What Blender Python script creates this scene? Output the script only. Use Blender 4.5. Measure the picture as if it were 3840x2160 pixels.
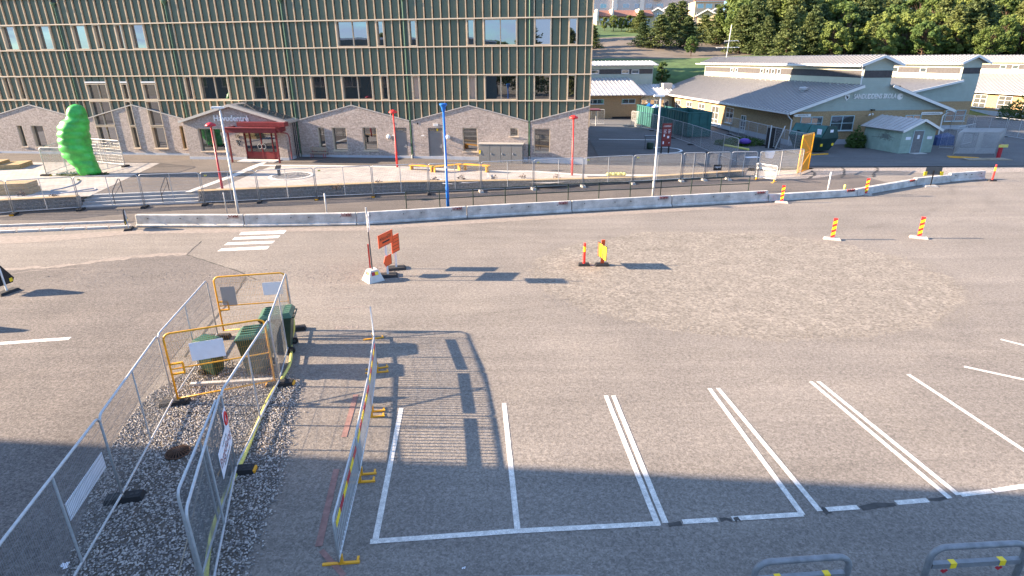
import bpy, bmesh, math, random
from mathutils import Vector, Matrix, Euler
R = math.radians
scene = bpy.context.scene
for o in list(bpy.data.objects): bpy.data.objects.remove(o)
COL = scene.collection
random.seed(7)

# ------------------------------------------------------------------ camera
F_PX, H_CAM = 2200.0, 8.2
TH, ROLL = math.atan2(855, 2200), R(0.4)
FW = Vector((0, math.cos(TH), -math.sin(TH)))
UP0 = Vector((0, math.sin(TH), math.cos(TH)))
RT = math.cos(ROLL)*Vector((1, 0, 0)) - math.sin(ROLL)*UP0
UP = math.sin(ROLL)*Vector((1, 0, 0)) + math.cos(ROLL)*UP0
CAM = Vector((0, 0, H_CAM))
cam = bpy.data.cameras.new('camera'); cam.sensor_width = 36; cam.lens = F_PX/3840*36
cam.clip_start = .1; cam.clip_end = 3000
camo = bpy.data.objects.new('camera', cam); COL.objects.link(camo)
m = Matrix((RT, UP, -FW)).transposed().to_4x4(); m.translation = CAM
camo.matrix_world = m; scene.camera = camo
scene.render.resolution_x, scene.render.resolution_y = 1024, 576

# ------------------------------------------------------------------ sky, sun, exposure
SUN_EL, SUN_AZ = R(19.5), R(-2.0)          # low evening sun from the left
world = bpy.data.worlds.new('World'); scene.world = world; world.use_nodes = True
wn, wl = world.node_tree.nodes, world.node_tree.links
bg = wn['Background']; sky = wn.new('ShaderNodeTexSky'); sky.sky_type = 'NISHITA'
sky.sun_disc = False; sky.sun_elevation = SUN_EL; sky.sun_rotation = R(-88); sky.altitude = 20
sky.air_density = 1.0; sky.dust_density = .6; sky.ozone_density = 1.2
tc = wn.new('ShaderNodeTexCoord'); mp = wn.new('ShaderNodeMapping'); mp.inputs['Scale'].default_value = (1.2, 1.2, 4.5)
nz = wn.new('ShaderNodeTexNoise'); nz.inputs['Scale'].default_value = 7.0; nz.inputs['Detail'].default_value = 9; nz.inputs['Roughness'].default_value = .58
rp = wn.new('ShaderNodeValToRGB'); rp.color_ramp.elements[0].position = .40; rp.color_ramp.elements[1].position = .60
mx = wn.new('ShaderNodeMixRGB'); mx.inputs['Color2'].default_value = (4.9, 3.7, 3.6, 1)
mm = wn.new('ShaderNodeMath'); mm.operation = 'MULTIPLY'; mm.inputs[1].default_value = .85
wl.new(tc.outputs['Generated'], mp.inputs['Vector']); wl.new(mp.outputs['Vector'], nz.inputs['Vector'])
wl.new(nz.outputs['Fac'], rp.inputs['Fac']); wl.new(rp.outputs['Color'], mm.inputs[0]); wl.new(mm.outputs[0], mx.inputs['Fac'])
wl.new(sky.outputs['Color'], mx.inputs['Color1']); tn = wn.new('ShaderNodeMixRGB'); tn.blend_type = 'MULTIPLY'; tn.inputs['Fac'].default_value = 1; tn.inputs['Color2'].default_value = (.51, .84, 1.22, 1)   # white balance of the camera
wl.new(mx.outputs['Color'], tn.inputs['Color1']); wl.new(tn.outputs['Color'], bg.inputs['Color'])
bg.inputs['Strength'].default_value = .075
sl = bpy.data.lights.new('sun', 'SUN'); sl.energy = 5.0; sl.angle = R(.53); sl.color = (1, .785, .565)
so = bpy.data.objects.new('sun', sl); COL.objects.link(so)
sdir = Vector((math.cos(SUN_EL)*math.cos(SUN_AZ), math.cos(SUN_EL)*math.sin(SUN_AZ), -math.sin(SUN_EL)))
so.rotation_euler = sdir.to_track_quat('-Z', 'Y').to_euler(); so.location = (-60, 0, 40)
scene.render.engine = 'CYCLES'
vs = scene.view_settings; vs.view_transform = 'Standard'; vs.look = 'None'; vs.gamma = 1; vs.exposure = 2.36; vs.use_curve_mapping = False

# ------------------------------------------------------------------ helpers
def at(px, py, z=0.0):
    """where the ray through a pixel of the photograph meets the height z: a survey of the ground"""
    d = FW*F_PX + RT*(px-1920) - UP*(py-1080)
    return CAM + d*((z-H_CAM)/d.z)
def height(base, px, py):
    d = FW*F_PX + RT*(px-1920) - UP*(py-1080)
    return (CAM + d*(base.y/d.y)).z

class MB:
    def __init__(s): s.v, s.f, s.m = [], [], []
    def face(s, pts, mi=0):
        n = len(s.v); s.v += [tuple(p) for p in pts]; s.f.append(list(range(n, n+len(pts)))); s.m.append(mi)
    def hexa(s, p, mi=0):
        n = len(s.v); s.v += [tuple(q) for q in p]
        for q in ((0,3,2,1),(4,5,6,7),(0,1,5,4),(1,2,6,5),(2,3,7,6),(3,0,4,7)): s.f.append([n+i for i in q]); s.m.append(mi)
    def box(s, x0, x1, y0, y1, z0, z1, mi=0):
        s.hexa([(x0,y0,z0),(x1,y0,z0),(x1,y1,z0),(x0,y1,z0),(x0,y0,z1),(x1,y0,z1),(x1,y1,z1),(x0,y1,z1)], mi)
    def bar(s, p, q, w, h, up=(0,0,1), mi=0):
        p, q = Vector(p), Vector(q); t = (q-p).normalized(); u = Vector(up)
        if abs(t.dot(u)) > .98: u = Vector((0,1,0))
        a = t.cross(u).normalized()*w/2; b = a.cross(t).normalized()*h/2
        s.hexa([p-a-b, p+a-b, q+a-b, q-a-b, p-a+b, p+a+b, q+a+b, q-a+b], mi)
    def tube(s, pts, r, n=8, closed=False, mi=0, caps=True):
        pts = [Vector(p) for p in pts]; N = len(pts); base = len(s.v); ref = None
        rr = r if isinstance(r, (list, tuple)) else [r]*N
        for i, p in enumerate(pts):
            a = pts[(i-1) % N] if (closed or i > 0) else p; b = pts[(i+1) % N] if (closed or i < N-1) else p
            t = (b-a).normalized()
            if ref is None: ref = Vector((0,0,1)) if abs(t.z) < .9 else Vector((1,0,0))
            u = (ref - t*ref.dot(t)); u = u.normalized() if u.length > 1e-5 else t.orthogonal().normalized(); ref = u; w = t.cross(u)
            for k in range(n):
                g = 2*math.pi*k/n; s.v.append(tuple(p + (u*math.cos(g)+w*math.sin(g))*rr[i]))
        for i in range(N if closed else N-1):
            j = (i+1) % N
            for k in range(n):
                l = (k+1) % n; s.f.append([base+i*n+k, base+i*n+l, base+j*n+l, base+j*n+k]); s.m.append(mi)
        if caps and not closed:
            s.f.append([base+k for k in range(n)][::-1]); s.m.append(mi)
            s.f.append([base+(N-1)*n+k for k in range(n)]); s.m.append(mi)
    def prism(s, poly, off, mi=0):
        off = Vector(off); a = [Vector(p) for p in poly]; b = [p+off for p in a]; n = len(a)
        s.face(a[::-1], mi); s.face(b, mi)
        for i in range(n): j = (i+1) % n; s.face([a[i], a[j], b[j], b[i]], mi)
    def lathe(s, prof, n=16, c=(0,0,0), mi=0):
        base = len(s.v); c = Vector(c)
        for r, z in prof:
            for k in range(n):
                g = 2*math.pi*k/n; s.v.append((c.x+r*math.cos(g), c.y+r*math.sin(g), c.z+z))
        for i in range(len(prof)-1):
            for k in range(n):
                l = (k+1) % n; s.f.append([base+i*n+k, base+i*n+l, base+(i+1)*n+l, base+(i+1)*n+k]); s.m.append(mi)
        s.f.append([base+k for k in range(n)][::-1]); s.m.append(mi)
        q = base+(len(prof)-1)*n; s.f.append([q+k for k in range(n)]); s.m.append(mi)
    def mesh(s, name, mats, smooth=False):
        me = bpy.data.meshes.new(name); me.from_pydata(s.v, [], s.f)
        for q in (mats if isinstance(mats, (list, tuple)) else [mats]): me.materials.append(M[q])
        if any(s.m): me.polygons.foreach_set('material_index', s.m)
        if smooth: me.polygons.foreach_set('use_smooth', [True]*len(me.polygons))
        me.update(); return me
    def build(s, name, mats, parent=None, smooth=False, loc=None, rz=0):
        return link(name, s.mesh(name, mats, smooth), parent, loc, rz)
CH = {}
def link(name, data, parent=None, loc=None, rz=0):
    o = bpy.data.objects.new(name, data); COL.objects.link(o); o.parent = parent
    if parent is not None: CH.setdefault(parent.name, []).append(o)
    if loc is not None: o.location = loc
    if rz: o.rotation_euler = (0, 0, rz)
    return o
def tag(o, label, cat, group=None):
    o['label'] = label; o['category'] = cat
    if group: o['group'] = group
    return o
def kind(o, k): o['kind'] = k; return o
def thing(name, label, cat, loc=(0,0,0), rz=0, group=None):
    o = link(name, None, None, loc, rz); o.empty_display_size = .3
    return tag(o, label, cat, group)
def copy_tree(o, label=None, loc=None, rz=None, parent=None):
    c = o.copy(); COL.objects.link(c); c.parent = parent
    if parent is not None: CH.setdefault(parent.name, []).append(c)
    if loc is not None: c.location = loc
    if rz is not None: c.rotation_euler = (0, 0, rz)
    if label: c['label'] = label
    for ch in KIDS(o): copy_tree(ch, parent=c)
    return c
def KIDS(o): return list(CH.get(o.name, []))
def rrect(w, h, r, n=5, z0=0.0, x0=0.0):
    """path of an upside-down U with rounded top corners, in the XZ plane"""
    p = [(x0, 0, z0)]
    for k in range(n+1): g = math.pi - k/n*math.pi/2; p.append((x0+r+r*math.cos(g), 0, h-r+r*math.sin(g)))
    for k in range(n+1): g = math.pi/2 - k/n*math.pi/2; p.append((x0+w-r+r*math.cos(g), 0, h-r+r*math.sin(g)))
    p.append((x0+w, 0, z0)); return p
def text(name, body, size, mat, parent, loc, rot, ext=.01, align='CENTER', sx=1.0, bold=0):
    c = bpy.data.curves.new(name, 'FONT'); c.body = body; c.size = size; c.extrude = ext; c.align_x = align; c.align_y = 'CENTER'; c.resolution_u = 3; c.offset = bold
    t = bpy.data.objects.new('tmp', c); COL.objects.link(t)
    dg = bpy.context.evaluated_depsgraph_get(); me = bpy.data.meshes.new_from_object(t.evaluated_get(dg))
    bpy.data.objects.remove(t); me.materials.clear(); me.materials.append(M[mat])
    o = link(name, me, parent, loc); o.rotation_euler = rot; o.scale = (sx, 1, 1); return o
def scribble(name, x0, x1, z0, z1, y, mt, parent, seed=0):
    """a line of lettering too small to read: uneven upright strokes"""
    r_ = random.Random(seed); o = MB(); x = x0; h = z1-z0
    while x < x1-h*.1:
        w = h*r_.uniform(.12,.2); o.box(x, x+w, y-.002, y+.001, z0, z0+h*r_.choice((.7,1,1,.75)))
        if r_.random() < .6: o.box(x+w, min(x1, x+w+h*.3), y-.002, y+.001, *r_.choice(((z0, z0+h*.16), (z1-h*.16, z1), (z0+h*.42, z0+h*.58))))
        x += w+h*r_.uniform(.22,.42)
    return o.build(name, mt, parent)
ORD = ['first','second','third','fourth','fifth','sixth','seventh','eighth','ninth','tenth','eleventh','twelfth','thirteenth','fourteenth','fifteenth','sixteenth','seventeenth','eighteenth']

# ------------------------------------------------------------------ materials
M = {}
def mat(name, col, rough=.7, metal=0.0, var=.12, scale=6.0, bump=0.0, bscale=40.0, spec=.4, grain=0.0, gscale=200.0, obj=True):
    a = bpy.data.materials.new(name); a.use_nodes = True; M[name] = a
    n, l = a.node_tree.nodes, a.node_tree.links; b = n['Principled BSDF']
    b.inputs['Roughness'].default_value = rough; b.inputs['Metallic'].default_value = metal; b.inputs['Specular IOR Level'].default_value = spec
    tc = n.new('ShaderNodeTexCoord') if obj else n.new('ShaderNodeNewGeometry'); vec = tc.outputs['Object'] if obj else tc.outputs['Position']
    nz = n.new('ShaderNodeTexNoise'); nz.inputs['Scale'].default_value = scale; nz.inputs['Detail'].default_value = 6; nz.inputs['Roughness'].default_value = .6
    l.new(vec, nz.inputs['Vector'])
    r = n.new('ShaderNodeValToRGB'); r.color_ramp.elements[0].position = .3; r.color_ramp.elements[1].position = .7
    c = Vector(col[:3]); r.color_ramp.elements[0].color = (*(c*(1-var)), 1); r.color_ramp.elements[1].color = (*(c*(1+var)), 1)
    l.new(nz.outputs['Fac'], r.inputs['Fac']); out = r.outputs['Color']
    if grain:
        g = n.new('ShaderNodeTexNoise'); g.inputs['Scale'].default_value = gscale; g.inputs['Detail'].default_value = 2; l.new(vec, g.inputs['Vector'])
        mr = n.new('ShaderNodeMapRange'); mr.inputs['From Min'].default_value = .3; mr.inputs['From Max'].default_value = .7; mr.inputs['To Min'].default_value = 1-grain; mr.inputs['To Max'].default_value = 1+grain
        l.new(g.outputs['Fac'], mr.inputs['Value']); mu = n.new('ShaderNodeVectorMath'); mu.operation = 'SCALE'
        l.new(out, mu.inputs[0]); l.new(mr.outputs['Result'], mu.inputs['Scale']); out = mu.outputs[0]
    l.new(out, b.inputs['Base Color'])
    if bump:
        bn = n.new('ShaderNodeTexNoise'); bn.inputs['Scale'].default_value = bscale; bn.inputs['Detail'].default_value = 4; l.new(vec, bn.inputs['Vector'])
        bu = n.new('ShaderNodeBump'); bu.inputs['Strength'].default_value = bump; bu.inputs['Distance'].default_value = .02
        l.new(bn.outputs['Fac'], bu.inputs['Height']); l.new(bu.outputs['Normal'], b.inputs['Normal'])
    a['out'] = 0; return a
def nodes(name): a = M[name]; return a.node_tree.nodes, a.node_tree.links, a.node_tree.nodes['Principled BSDF']

mat('galv', (.46,.465,.47), .5, .35, .15, 12)
mat('steel_dark', (.10,.11,.12), .45, .6, .2, 10)
mat('wire', (.20,.205,.21), .55, .3, .1, 4)
mat('rubber', (.022,.022,.024), .85, 0, .25, 9, .3, 30)
mat('concrete_foot', (.36,.34,.31), .9, 0, .2, 6, .4, 30)
mat('yellow', (.72,.34,.02), .45, 0, .12, 5)
mat('yellow_mesh', (.62,.30,.03), .6, 0, .1, 5)
mat('yellow_pale', (.62,.54,.14), .55, 0, .15, 5)
mat('white_plastic', (.74,.75,.80), .5, 0, .05, 5)
mat('grey_plastic', (.34,.31,.29), .6, 0, .05, 5)
mat('pole_white', (.52,.52,.51), .45, 0, .08, 6)
mat('graffiti', (.15,.18,.165), .8, 0, .2, 6)
mat('step_stone', (.27,.28,.29), .85, 0, .1, 3, .2, 40)
mat('white_paint', (.72,.72,.70), .45, 0, .05, 6)
mat('red_paint', (.40,.018,.03), .4, 0, .1, 4)
mat('red_bright', (.66,.03,.025), .42, 0, .08, 4)
mat('dark_red', (.17,.022,.026), .4, 0, .15, 4)
mat('blue_paint', (.01,.13,.46), .38, 0, .1, 4)
mat('green_black', (.012,.028,.02), .4, 0, .2, 5)
mat('orange_sign', (.80,.10,.02), .5, 0, .06, 4)
mat('reflex_yellow', (.85,.60,.02), .45, 0, .05, 4)
mat('black', (.012,.012,.014), .5, 0, .2, 6)
mat('concrete', (.45,.435,.405), .88, 0, .30, 2.2, .4, 60, grain=.14, gscale=40)
mat('concrete_pale', (.52,.51,.48), .85, 0, .12, 3, .2, 60, grain=.08)
mat('kerb', (.50,.49,.47), .85, 0, .12, 5, .2, 50)
mat('plinth', (.40,.42,.45), .85, 0, .08, 2)
mat('timber', (.38,.27,.14), .75, 0, .2, 5, .3, 40)
mat('timber_old', (.33,.27,.20), .8, 0, .22, 6, .3, 40)
mat('rib_wood', (.52,.385,.25), .7, 0, .14, 3)
mat('beam_metal', (.62,.50,.36), .6, 0, .08, 3)
mat('jamb', (.52,.43,.31), .65, 0, .08, 3)
mat('panel_green', (.090,.122,.090), .55, 0, .09, .7, spec=.35)
mat('pipe_green', (.07,.14,.09), .35, .2, .12, 3)
mat('dark_wall', (.02,.022,.022), .8, 0, .1, 1)
mat('coping', (.46,.43,.39), .5, .3, .08, 3)
mat('door_grey', (.20,.19,.18), .55, 0, .06, 2)
mat('cabinet', (.22,.21,.19), .55, 0, .06, 2)
mat('bin_green', (.022,.050,.034), .5, 0, .18, 4, .1, 20)
mat('bin_lid', (.05,.12,.08), .35, 0, .12, 3)
mat('container', (.03,.12,.11), .55, .1, .25, 1.5, .15, 8)
mat('container_lit', (.10,.30,.27), .55, .1, .2, 1.5, .15, 8)
mat('skip', (.016,.05,.045), .5, .1, .25, 1.5)
mat('roof_metal', (.40,.39,.385), .45, .15, .10, 1.2)
mat('siding', (.34,.40,.36), .75, 0, .07, 1.5)
mat('siding_cream', (.52,.52,.40), .75, 0, .06, 1.5)
mat('siding_grey', (.07,.066,.068), .85, 0, .22, 5)
mat('trim_blue', (.34,.46,.48), .6, 0, .06, 3)
mat('white_trim', (.66,.66,.64), .55, 0, .06, 3)
mat('shed_green', (.30,.40,.34), .8, 0, .14, 2)
mat('shed_door', (.17,.17,.17), .8, 0, .2, 5)
mat('earth', (.135,.112,.090), .95, 0, .3, .25, .5, 3)
mat('lawn', (.060,.105,.030), .95, 0, .35, .6, .5, 6)
mat('soil', (.10,.085,.07), .95, 0, .35, 4, .6, 25)
mat('stone', (.23,.22,.21), .9, 0, .55, 9)
mat('bark', (.10,.065,.045), .95, 0, .3, 8, .6, 12)
mat('hose_yellow', (.62,.56,.14), .5, 0, .15, 14)
mat('hose_grey', (.36,.37,.42), .5, 0, .1, 8)
mat('rust', (.10,.055,.035), .85, .3, .3, 10, .4, 40)
mat('steel_hoop', (.22,.23,.24), .5, .3, .25, 6)
mat('roof_seam', (.27,.265,.265), .5, .1, .1, 2)  # darker than the roof sheets: seam shading put into the colour
mat('blue_tarp', (.03,.06,.16), .5, 0, .2, 3)
mat('purple', (.10,.05,.30), .6, 0, .15, 4)
mat('apt_wall', (.48,.44,.41), .85, 0, .05, .3)
mat('apt_yellow', (.60,.46,.28), .85, 0, .05, .3)
mat('house_white', (.66,.60,.52), .85, 0, .05, .5)
mat('roof_tile', (.22,.10,.07), .85, 0, .18, 1.5, .4, 8)
mat('marking', (.56,.535,.49), .8, 0, .26, 7, grain=.22, gscale=45)
mat('chalk', (.26,.215,.19), .95, 0, .2, 8)
mat('chalk_red', (.25,.145,.125), .95, 0, .25, 8)
mat('crack', (.06,.056,.052), .95, 0, .3, 6)
mat('dust', (.235,.20,.172), .97, 0, .25, 5, .5, 60, grain=.2, gscale=60)
mat('sculpture', (.045,.40,.06), .42, 0, .38, 1.7, .35, 2.6, spec=.5)
n, l, b = nodes('sculpture'); b.inputs['Subsurface Weight'].default_value = .25; b.inputs['Subsurface Radius'].default_value = (.1,.4,.1); b.inputs['Coat Weight'].default_value = .10
mat('rendered_wall', (.10,.125,.115), .7, 0, .1, .4)
lined_later = ['rendered_wall']

def glass(name, dark, fac, tint=(.9,.93,1)):
    a = bpy.data.materials.new(name); a.use_nodes = True; M[name] = a
    n, l = a.node_tree.nodes, a.node_tree.links; n.remove(n['Principled BSDF']); out = n['Material Output']
    d = n.new('ShaderNodeBsdfDiffuse'); d.inputs['Color'].default_value = (*dark, 1)
    g = n.new('ShaderNodeBsdfGlossy'); g.inputs['Color'].default_value = (*tint, 1); g.inputs['Roughness'].default_value = .015
    nz = n.new('ShaderNodeTexNoise'); nz.inputs['Scale'].default_value = .8; tc = n.new('ShaderNodeTexCoord'); l.new(tc.outputs['Object'], nz.inputs['Vector'])
    bu = n.new('ShaderNodeBump'); bu.inputs['Strength'].default_value = .05; bu.inputs['Distance'].default_value = .03; l.new(nz.outputs['Fac'], bu.inputs['Height']); l.new(bu.outputs['Normal'], g.inputs['Normal'])
    x = n.new('ShaderNodeMixShader'); x.inputs['Fac'].default_value = fac
    l.new(d.outputs[0], x.inputs[1]); l.new(g.outputs[0], x.inputs[2]); l.new(x.outputs[0], out.inputs['Surface'])
glass('glass', (.012,.014,.015), .24)
glass('glass_sky', (.015,.017,.018), .34)
mat('blind', (.40,.34,.29), .8, 0, .06, 2)
glass('glass_far', (.05,.06,.065), .25)
glass('glass_light', (.10,.10,.095), .30)

def brick(name, c1, c2, mortar, bw=.24, bh=.077, bump=.5):
    a = mat(name, c1, .9, 0, .12, 1.0); n, l, b = nodes(name)
    tc = n.new('ShaderNodeTexCoord'); sp = n.new('ShaderNodeSeparateXYZ'); l.new(tc.outputs['Object'], sp.inputs[0])
    ad = n.new('ShaderNodeMath'); ad.operation = 'ADD'; l.new(sp.outputs['X'], ad.inputs[0]); l.new(sp.outputs['Y'], ad.inputs[1])
    cb = n.new('ShaderNodeCombineXYZ'); l.new(ad.outputs[0], cb.inputs['X']); l.new(sp.outputs['Z'], cb.inputs['Y'])
    t = n.new('ShaderNodeTexBrick'); t.inputs['Scale'].default_value = 1; t.inputs['Brick Width'].default_value = bw; t.inputs['Row Height'].default_value = bh; t.inputs['Mortar Size'].default_value = .009
    t.inputs['Color1'].default_value = (*c1, 1); t.inputs['Color2'].default_value = (*c2, 1); t.inputs['Mortar'].default_value = (*mortar, 1); t.inputs['Mortar Smooth'].default_value = .3
    l.new(cb.outputs[0], t.inputs['Vector'])
    nz = n.new('ShaderNodeTexNoise'); nz.inputs['Scale'].default_value = 9; nz.inputs['Detail'].default_value = 5; l.new(tc.outputs['Object'], nz.inputs['Vector'])
    mr = n.new('ShaderNodeMapRange'); mr.inputs['From Min'].default_value = .3; mr.inputs['From Max'].default_value = .7; mr.inputs['To Min'].default_value = .72; mr.inputs['To Max'].default_value = 1.25; l.new(nz.outputs['Fac'], mr.inputs['Value'])
    mu = n.new('ShaderNodeVectorMath'); mu.operation = 'SCALE'; l.new(t.outputs['Color'], mu.inputs[0]); l.new(mr.outputs['Result'], mu.inputs['Scale']); l.new(mu.outputs[0], b.inputs['Base Color'])
    sb = n.new('ShaderNodeMath'); sb.operation = 'SUBTRACT'; l.new(nz.outputs['Fac'], sb.inputs[0]); l.new(t.outputs['Fac'], sb.inputs[1])
    bu = n.new('ShaderNodeBump'); bu.inputs['Strength'].default_value = bump; bu.inputs['Distance'].default_value = .012; l.new(sb.outputs[0], bu.inputs['Height']); l.new(bu.outputs['Normal'], b.inputs['Normal'])
brick('brick', (.43,.355,.31), (.29,.235,.205), (.38,.335,.295))
brick('brick_yellow', (.38,.255,.13), (.32,.21,.105), (.32,.25,.16), bump=.25)
def lined(name, axis, step, depth=.3):
    n, l, b = nodes(name); tc = n.new('ShaderNodeTexCoord'); sp = n.new('ShaderNodeSeparateXYZ'); l.new(tc.outputs['Object'], sp.inputs[0])
    if axis == 'XY':
        ad = n.new('ShaderNodeMath'); ad.operation = 'ADD'; l.new(sp.outputs['X'], ad.inputs[0]); l.new(sp.outputs['Y'], ad.inputs[1]); src = ad.outputs[0]
    else: src = sp.outputs[axis]
    dv = n.new('ShaderNodeMath'); dv.operation = 'DIVIDE'; dv.inputs[1].default_value = step; l.new(src, dv.inputs[0])
    fr = n.new('ShaderNodeMath'); fr.operation = 'FRACT'; l.new(dv.outputs[0], fr.inputs[0])
    bu = n.new('ShaderNodeBump'); bu.inputs['Strength'].default_value = depth; bu.inputs['Distance'].default_value = .03; l.new(fr.outputs[0], bu.inputs['Height']); l.new(bu.outputs['Normal'], b.inputs['Normal'])
for q in ('siding','siding_cream','shed_green'): lined(q, 'Z', .16, .8)
lined('siding_grey', 'XY', .14, .8); lined('rendered_wall', 'XY', .3, .9)

# ---- ground surfaces: real aggregate, dust and patches of another surfacing
def ground_mat(name, base, spread, stone, dustcol=None, dust=0.0, ellipse=None, coarse=.5, tracks=()):
    a = mat(name, base, .93, 0, .1, .12, obj=False, spec=.25); n, l, b = nodes(name)
    geo = n.new('ShaderNodeNewGeometry'); pos = geo.outputs['Position']
    def noise(s, d=4, r=.6):
        q = n.new('ShaderNodeTexNoise'); q.inputs['Scale'].default_value = s; q.inputs['Detail'].default_value = d; q.inputs['Roughness'].default_value = r; l.new(pos, q.inputs['Vector']); return q.outputs['Fac']
    def rng(src, a0, a1, b0, b1):
        q = n.new('ShaderNodeMapRange'); q.inputs['From Min'].default_value = a0; q.inputs['From Max'].default_value = a1; q.inputs['To Min'].default_value = b0; q.inputs['To Max'].default_value = b1; l.new(src, q.inputs['Value']); return q.outputs['Result']
    def math_(op, x, y=0):
        q = n.new('ShaderNodeMath'); q.operation = op
        for i, k in enumerate((x, y)):
            if isinstance(k, (int, float)): q.inputs[i].default_value = k
            else: l.new(k, q.inputs[i])
        return q.outputs[0]
    def mixc(f, c1, c2):
        q = n.new('ShaderNodeMixRGB')
        if isinstance(f, (int, float)): q.inputs['Fac'].default_value = f
        else: l.new(f, q.inputs['Fac'])
        for i, k in (('Color1', c1), ('Color2', c2)):
            if isinstance(k, tuple): q.inputs[i].default_value = (*k, 1)
            else: l.new(k, q.inputs[i])
        return q.outputs['Color']
    B = Vector(base)
    col = mixc(rng(noise(.18, 5), .35, .65, 0, 1), tuple(B*(1-spread)), tuple(B*(1+spread)))
    vo = n.new('ShaderNodeTexVoronoi'); vo.inputs['Scale'].default_value = stone; l.new(pos, vo.inputs['Vector'])
    sep = n.new('ShaderNodeSeparateColor'); l.new(vo.outputs['Color'], sep.inputs[0])
    g = math_('MULTIPLY', rng(sep.outputs[0], 0, 1, 1-coarse, 1+coarse), rng(noise(stone*.30, 2), .3, .7, 1-coarse*.75, 1+coarse*.75))
    st = n.new('ShaderNodeMapping'); st.inputs['Scale'].default_value = (.10, 1.3, 1); st.inputs['Rotation'].default_value = (0, 0, R(-9)); l.new(pos, st.inputs['Vector'])
    sn = n.new('ShaderNodeTexNoise'); sn.inputs['Scale'].default_value = 1.0; sn.inputs['Detail'].default_value = 7; sn.inputs['Roughness'].default_value = .65; l.new(st.outputs[0], sn.inputs['Vector'])
    g = math_('MULTIPLY', g, rng(sn.outputs['Fac'], .3, .7, .88, 1.12))
    height_src = sep.outputs[1]
    if dustcol:
        f = rng(noise(.35, 8, .68), .5-.02, .74, 0, dust); col = mixc(f, col, dustcol)
    if ellipse:
        cx, cy, rx, ry, ecol, w = ellipse
        sp = n.new('ShaderNodeSeparateXYZ'); l.new(pos, sp.inputs[0])
        ex = math_('DIVIDE', math_('SUBTRACT', sp.outputs['X'], cx), rx); ey = math_('DIVIDE', math_('SUBTRACT', sp.outputs['Y'], cy), ry)
        rr = math_('ADD', math_('MULTIPLY', ex, ex), math_('MULTIPLY', ey, ey))
        rr = math_('ADD', rr, rng(noise(.5, 6, .65), .3, .7, -.13, .13))
        f = rng(rr, 1.0, 1.0-w, 0, 1)
        v2 = n.new('ShaderNodeTexVoronoi'); v2.inputs['Scale'].default_value = 13; l.new(pos, v2.inputs['Vector'])
        s2 = n.new('ShaderNodeSeparateColor'); l.new(v2.outputs['Color'], s2.inputs[0])
        loose = rng(noise(1.1, 6, .7), .44, .60, 0, 1)
        ec = mixc(loose, tuple(Vector(ecol)*.92), tuple(Vector(ecol)*1.08))
        col = mixc(math_('MULTIPLY', f, .78), col, ec)
        g2 = rng(s2.outputs[0], 0, 1, .63, 1.40)
        gm = n.new('ShaderNodeMix'); l.new(math_('MULTIPLY', f, math_('ADD', math_('MULTIPLY', loose, .3), .7)), gm.inputs['Factor']); l.new(g, gm.inputs['A']); l.new(g2, gm.inputs['B']); g = gm.outputs['Result']
        hm = n.new('ShaderNodeMix'); l.new(f, hm.inputs['Factor']); l.new(height_src, hm.inputs['A']); l.new(math_('MULTIPLY', s2.outputs[1], 2.2), hm.inputs['B']); height_src = hm.outputs['Result']
    if tracks: tn1, tn2 = rng(noise(.25, 3), .3, .7, -.25, .25), rng(noise(.5, 5, .7), .42, .62, 0, 1); spx = n.new('ShaderNodeSeparateXYZ'); l.new(pos, spx.inputs[0])
    for cx, cy, rad, wid, amp in tracks:                                        # rubber left by turning cars
        dx = math_('SUBTRACT', spx.outputs['X'], cx); dy = math_('SUBTRACT', spx.outputs['Y'], cy)
        rr = math_('SQRT', math_('ADD', math_('MULTIPLY', dx, dx), math_('MULTIPLY', dy, dy)), 0); rr = math_('ADD', rr, tn1)
        f = math_('MULTIPLY', rng(math_('ABSOLUTE', math_('SUBTRACT', rr, rad), 0), 0, wid, 1, 0), tn2); g = math_('MULTIPLY', g, math_('SUBTRACT', 1.0, math_('MULTIPLY', f, amp)))
    g = math_('MULTIPLY', g, rng(noise(1.7, 5, .7), .66, .74, 1.0, .80))       # oil drips and damp spots
    mu = n.new('ShaderNodeVectorMath'); mu.operation = 'SCALE'; l.new(col, mu.inputs[0]); l.new(g, mu.inputs['Scale']); l.new(mu.outputs[0], b.inputs['Base Color'])
    bu = n.new('ShaderNodeBump'); bu.inputs['Strength'].default_value = .55; bu.inputs['Distance'].default_value = .012; l.new(height_src, bu.inputs['Height']); l.new(bu.outputs['Normal'], b.inputs['Normal'])
ground_mat('asphalt_lot', (.188,.168,.148), .10, 34, (.218,.193,.163), .6, (9.2, 22.7, 8.4, 6.3, (.214,.189,.158), .07), coarse=.25, tracks=[(9,52,26.2,.35,.16),(9,52,24.5,.35,.16),(4,2,17.5,.3,.15),(4,2,15.9,.3,.15),(-2,36,17.9,.3,.14)])
ground_mat('asphalt_left', (.138,.123,.113), .14, 36, (.19,.165,.145), .7, coarse=.32)
ground_mat('asphalt_new', (.112,.099,.090), .14, 40, (.17,.145,.125), .5, coarse=.22)
ground_mat('asphalt_yard', (.115,.115,.115), .14, 40, (.13,.12,.11), .6, coarse=.22)
ground_mat('gravel_fine', (.26,.23,.205), .14, 30, None, 0, coarse=.4)
ground_mat('terrain_dirt', (.17,.15,.11), .2, 6, None, 0, coarse=.2)
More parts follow.
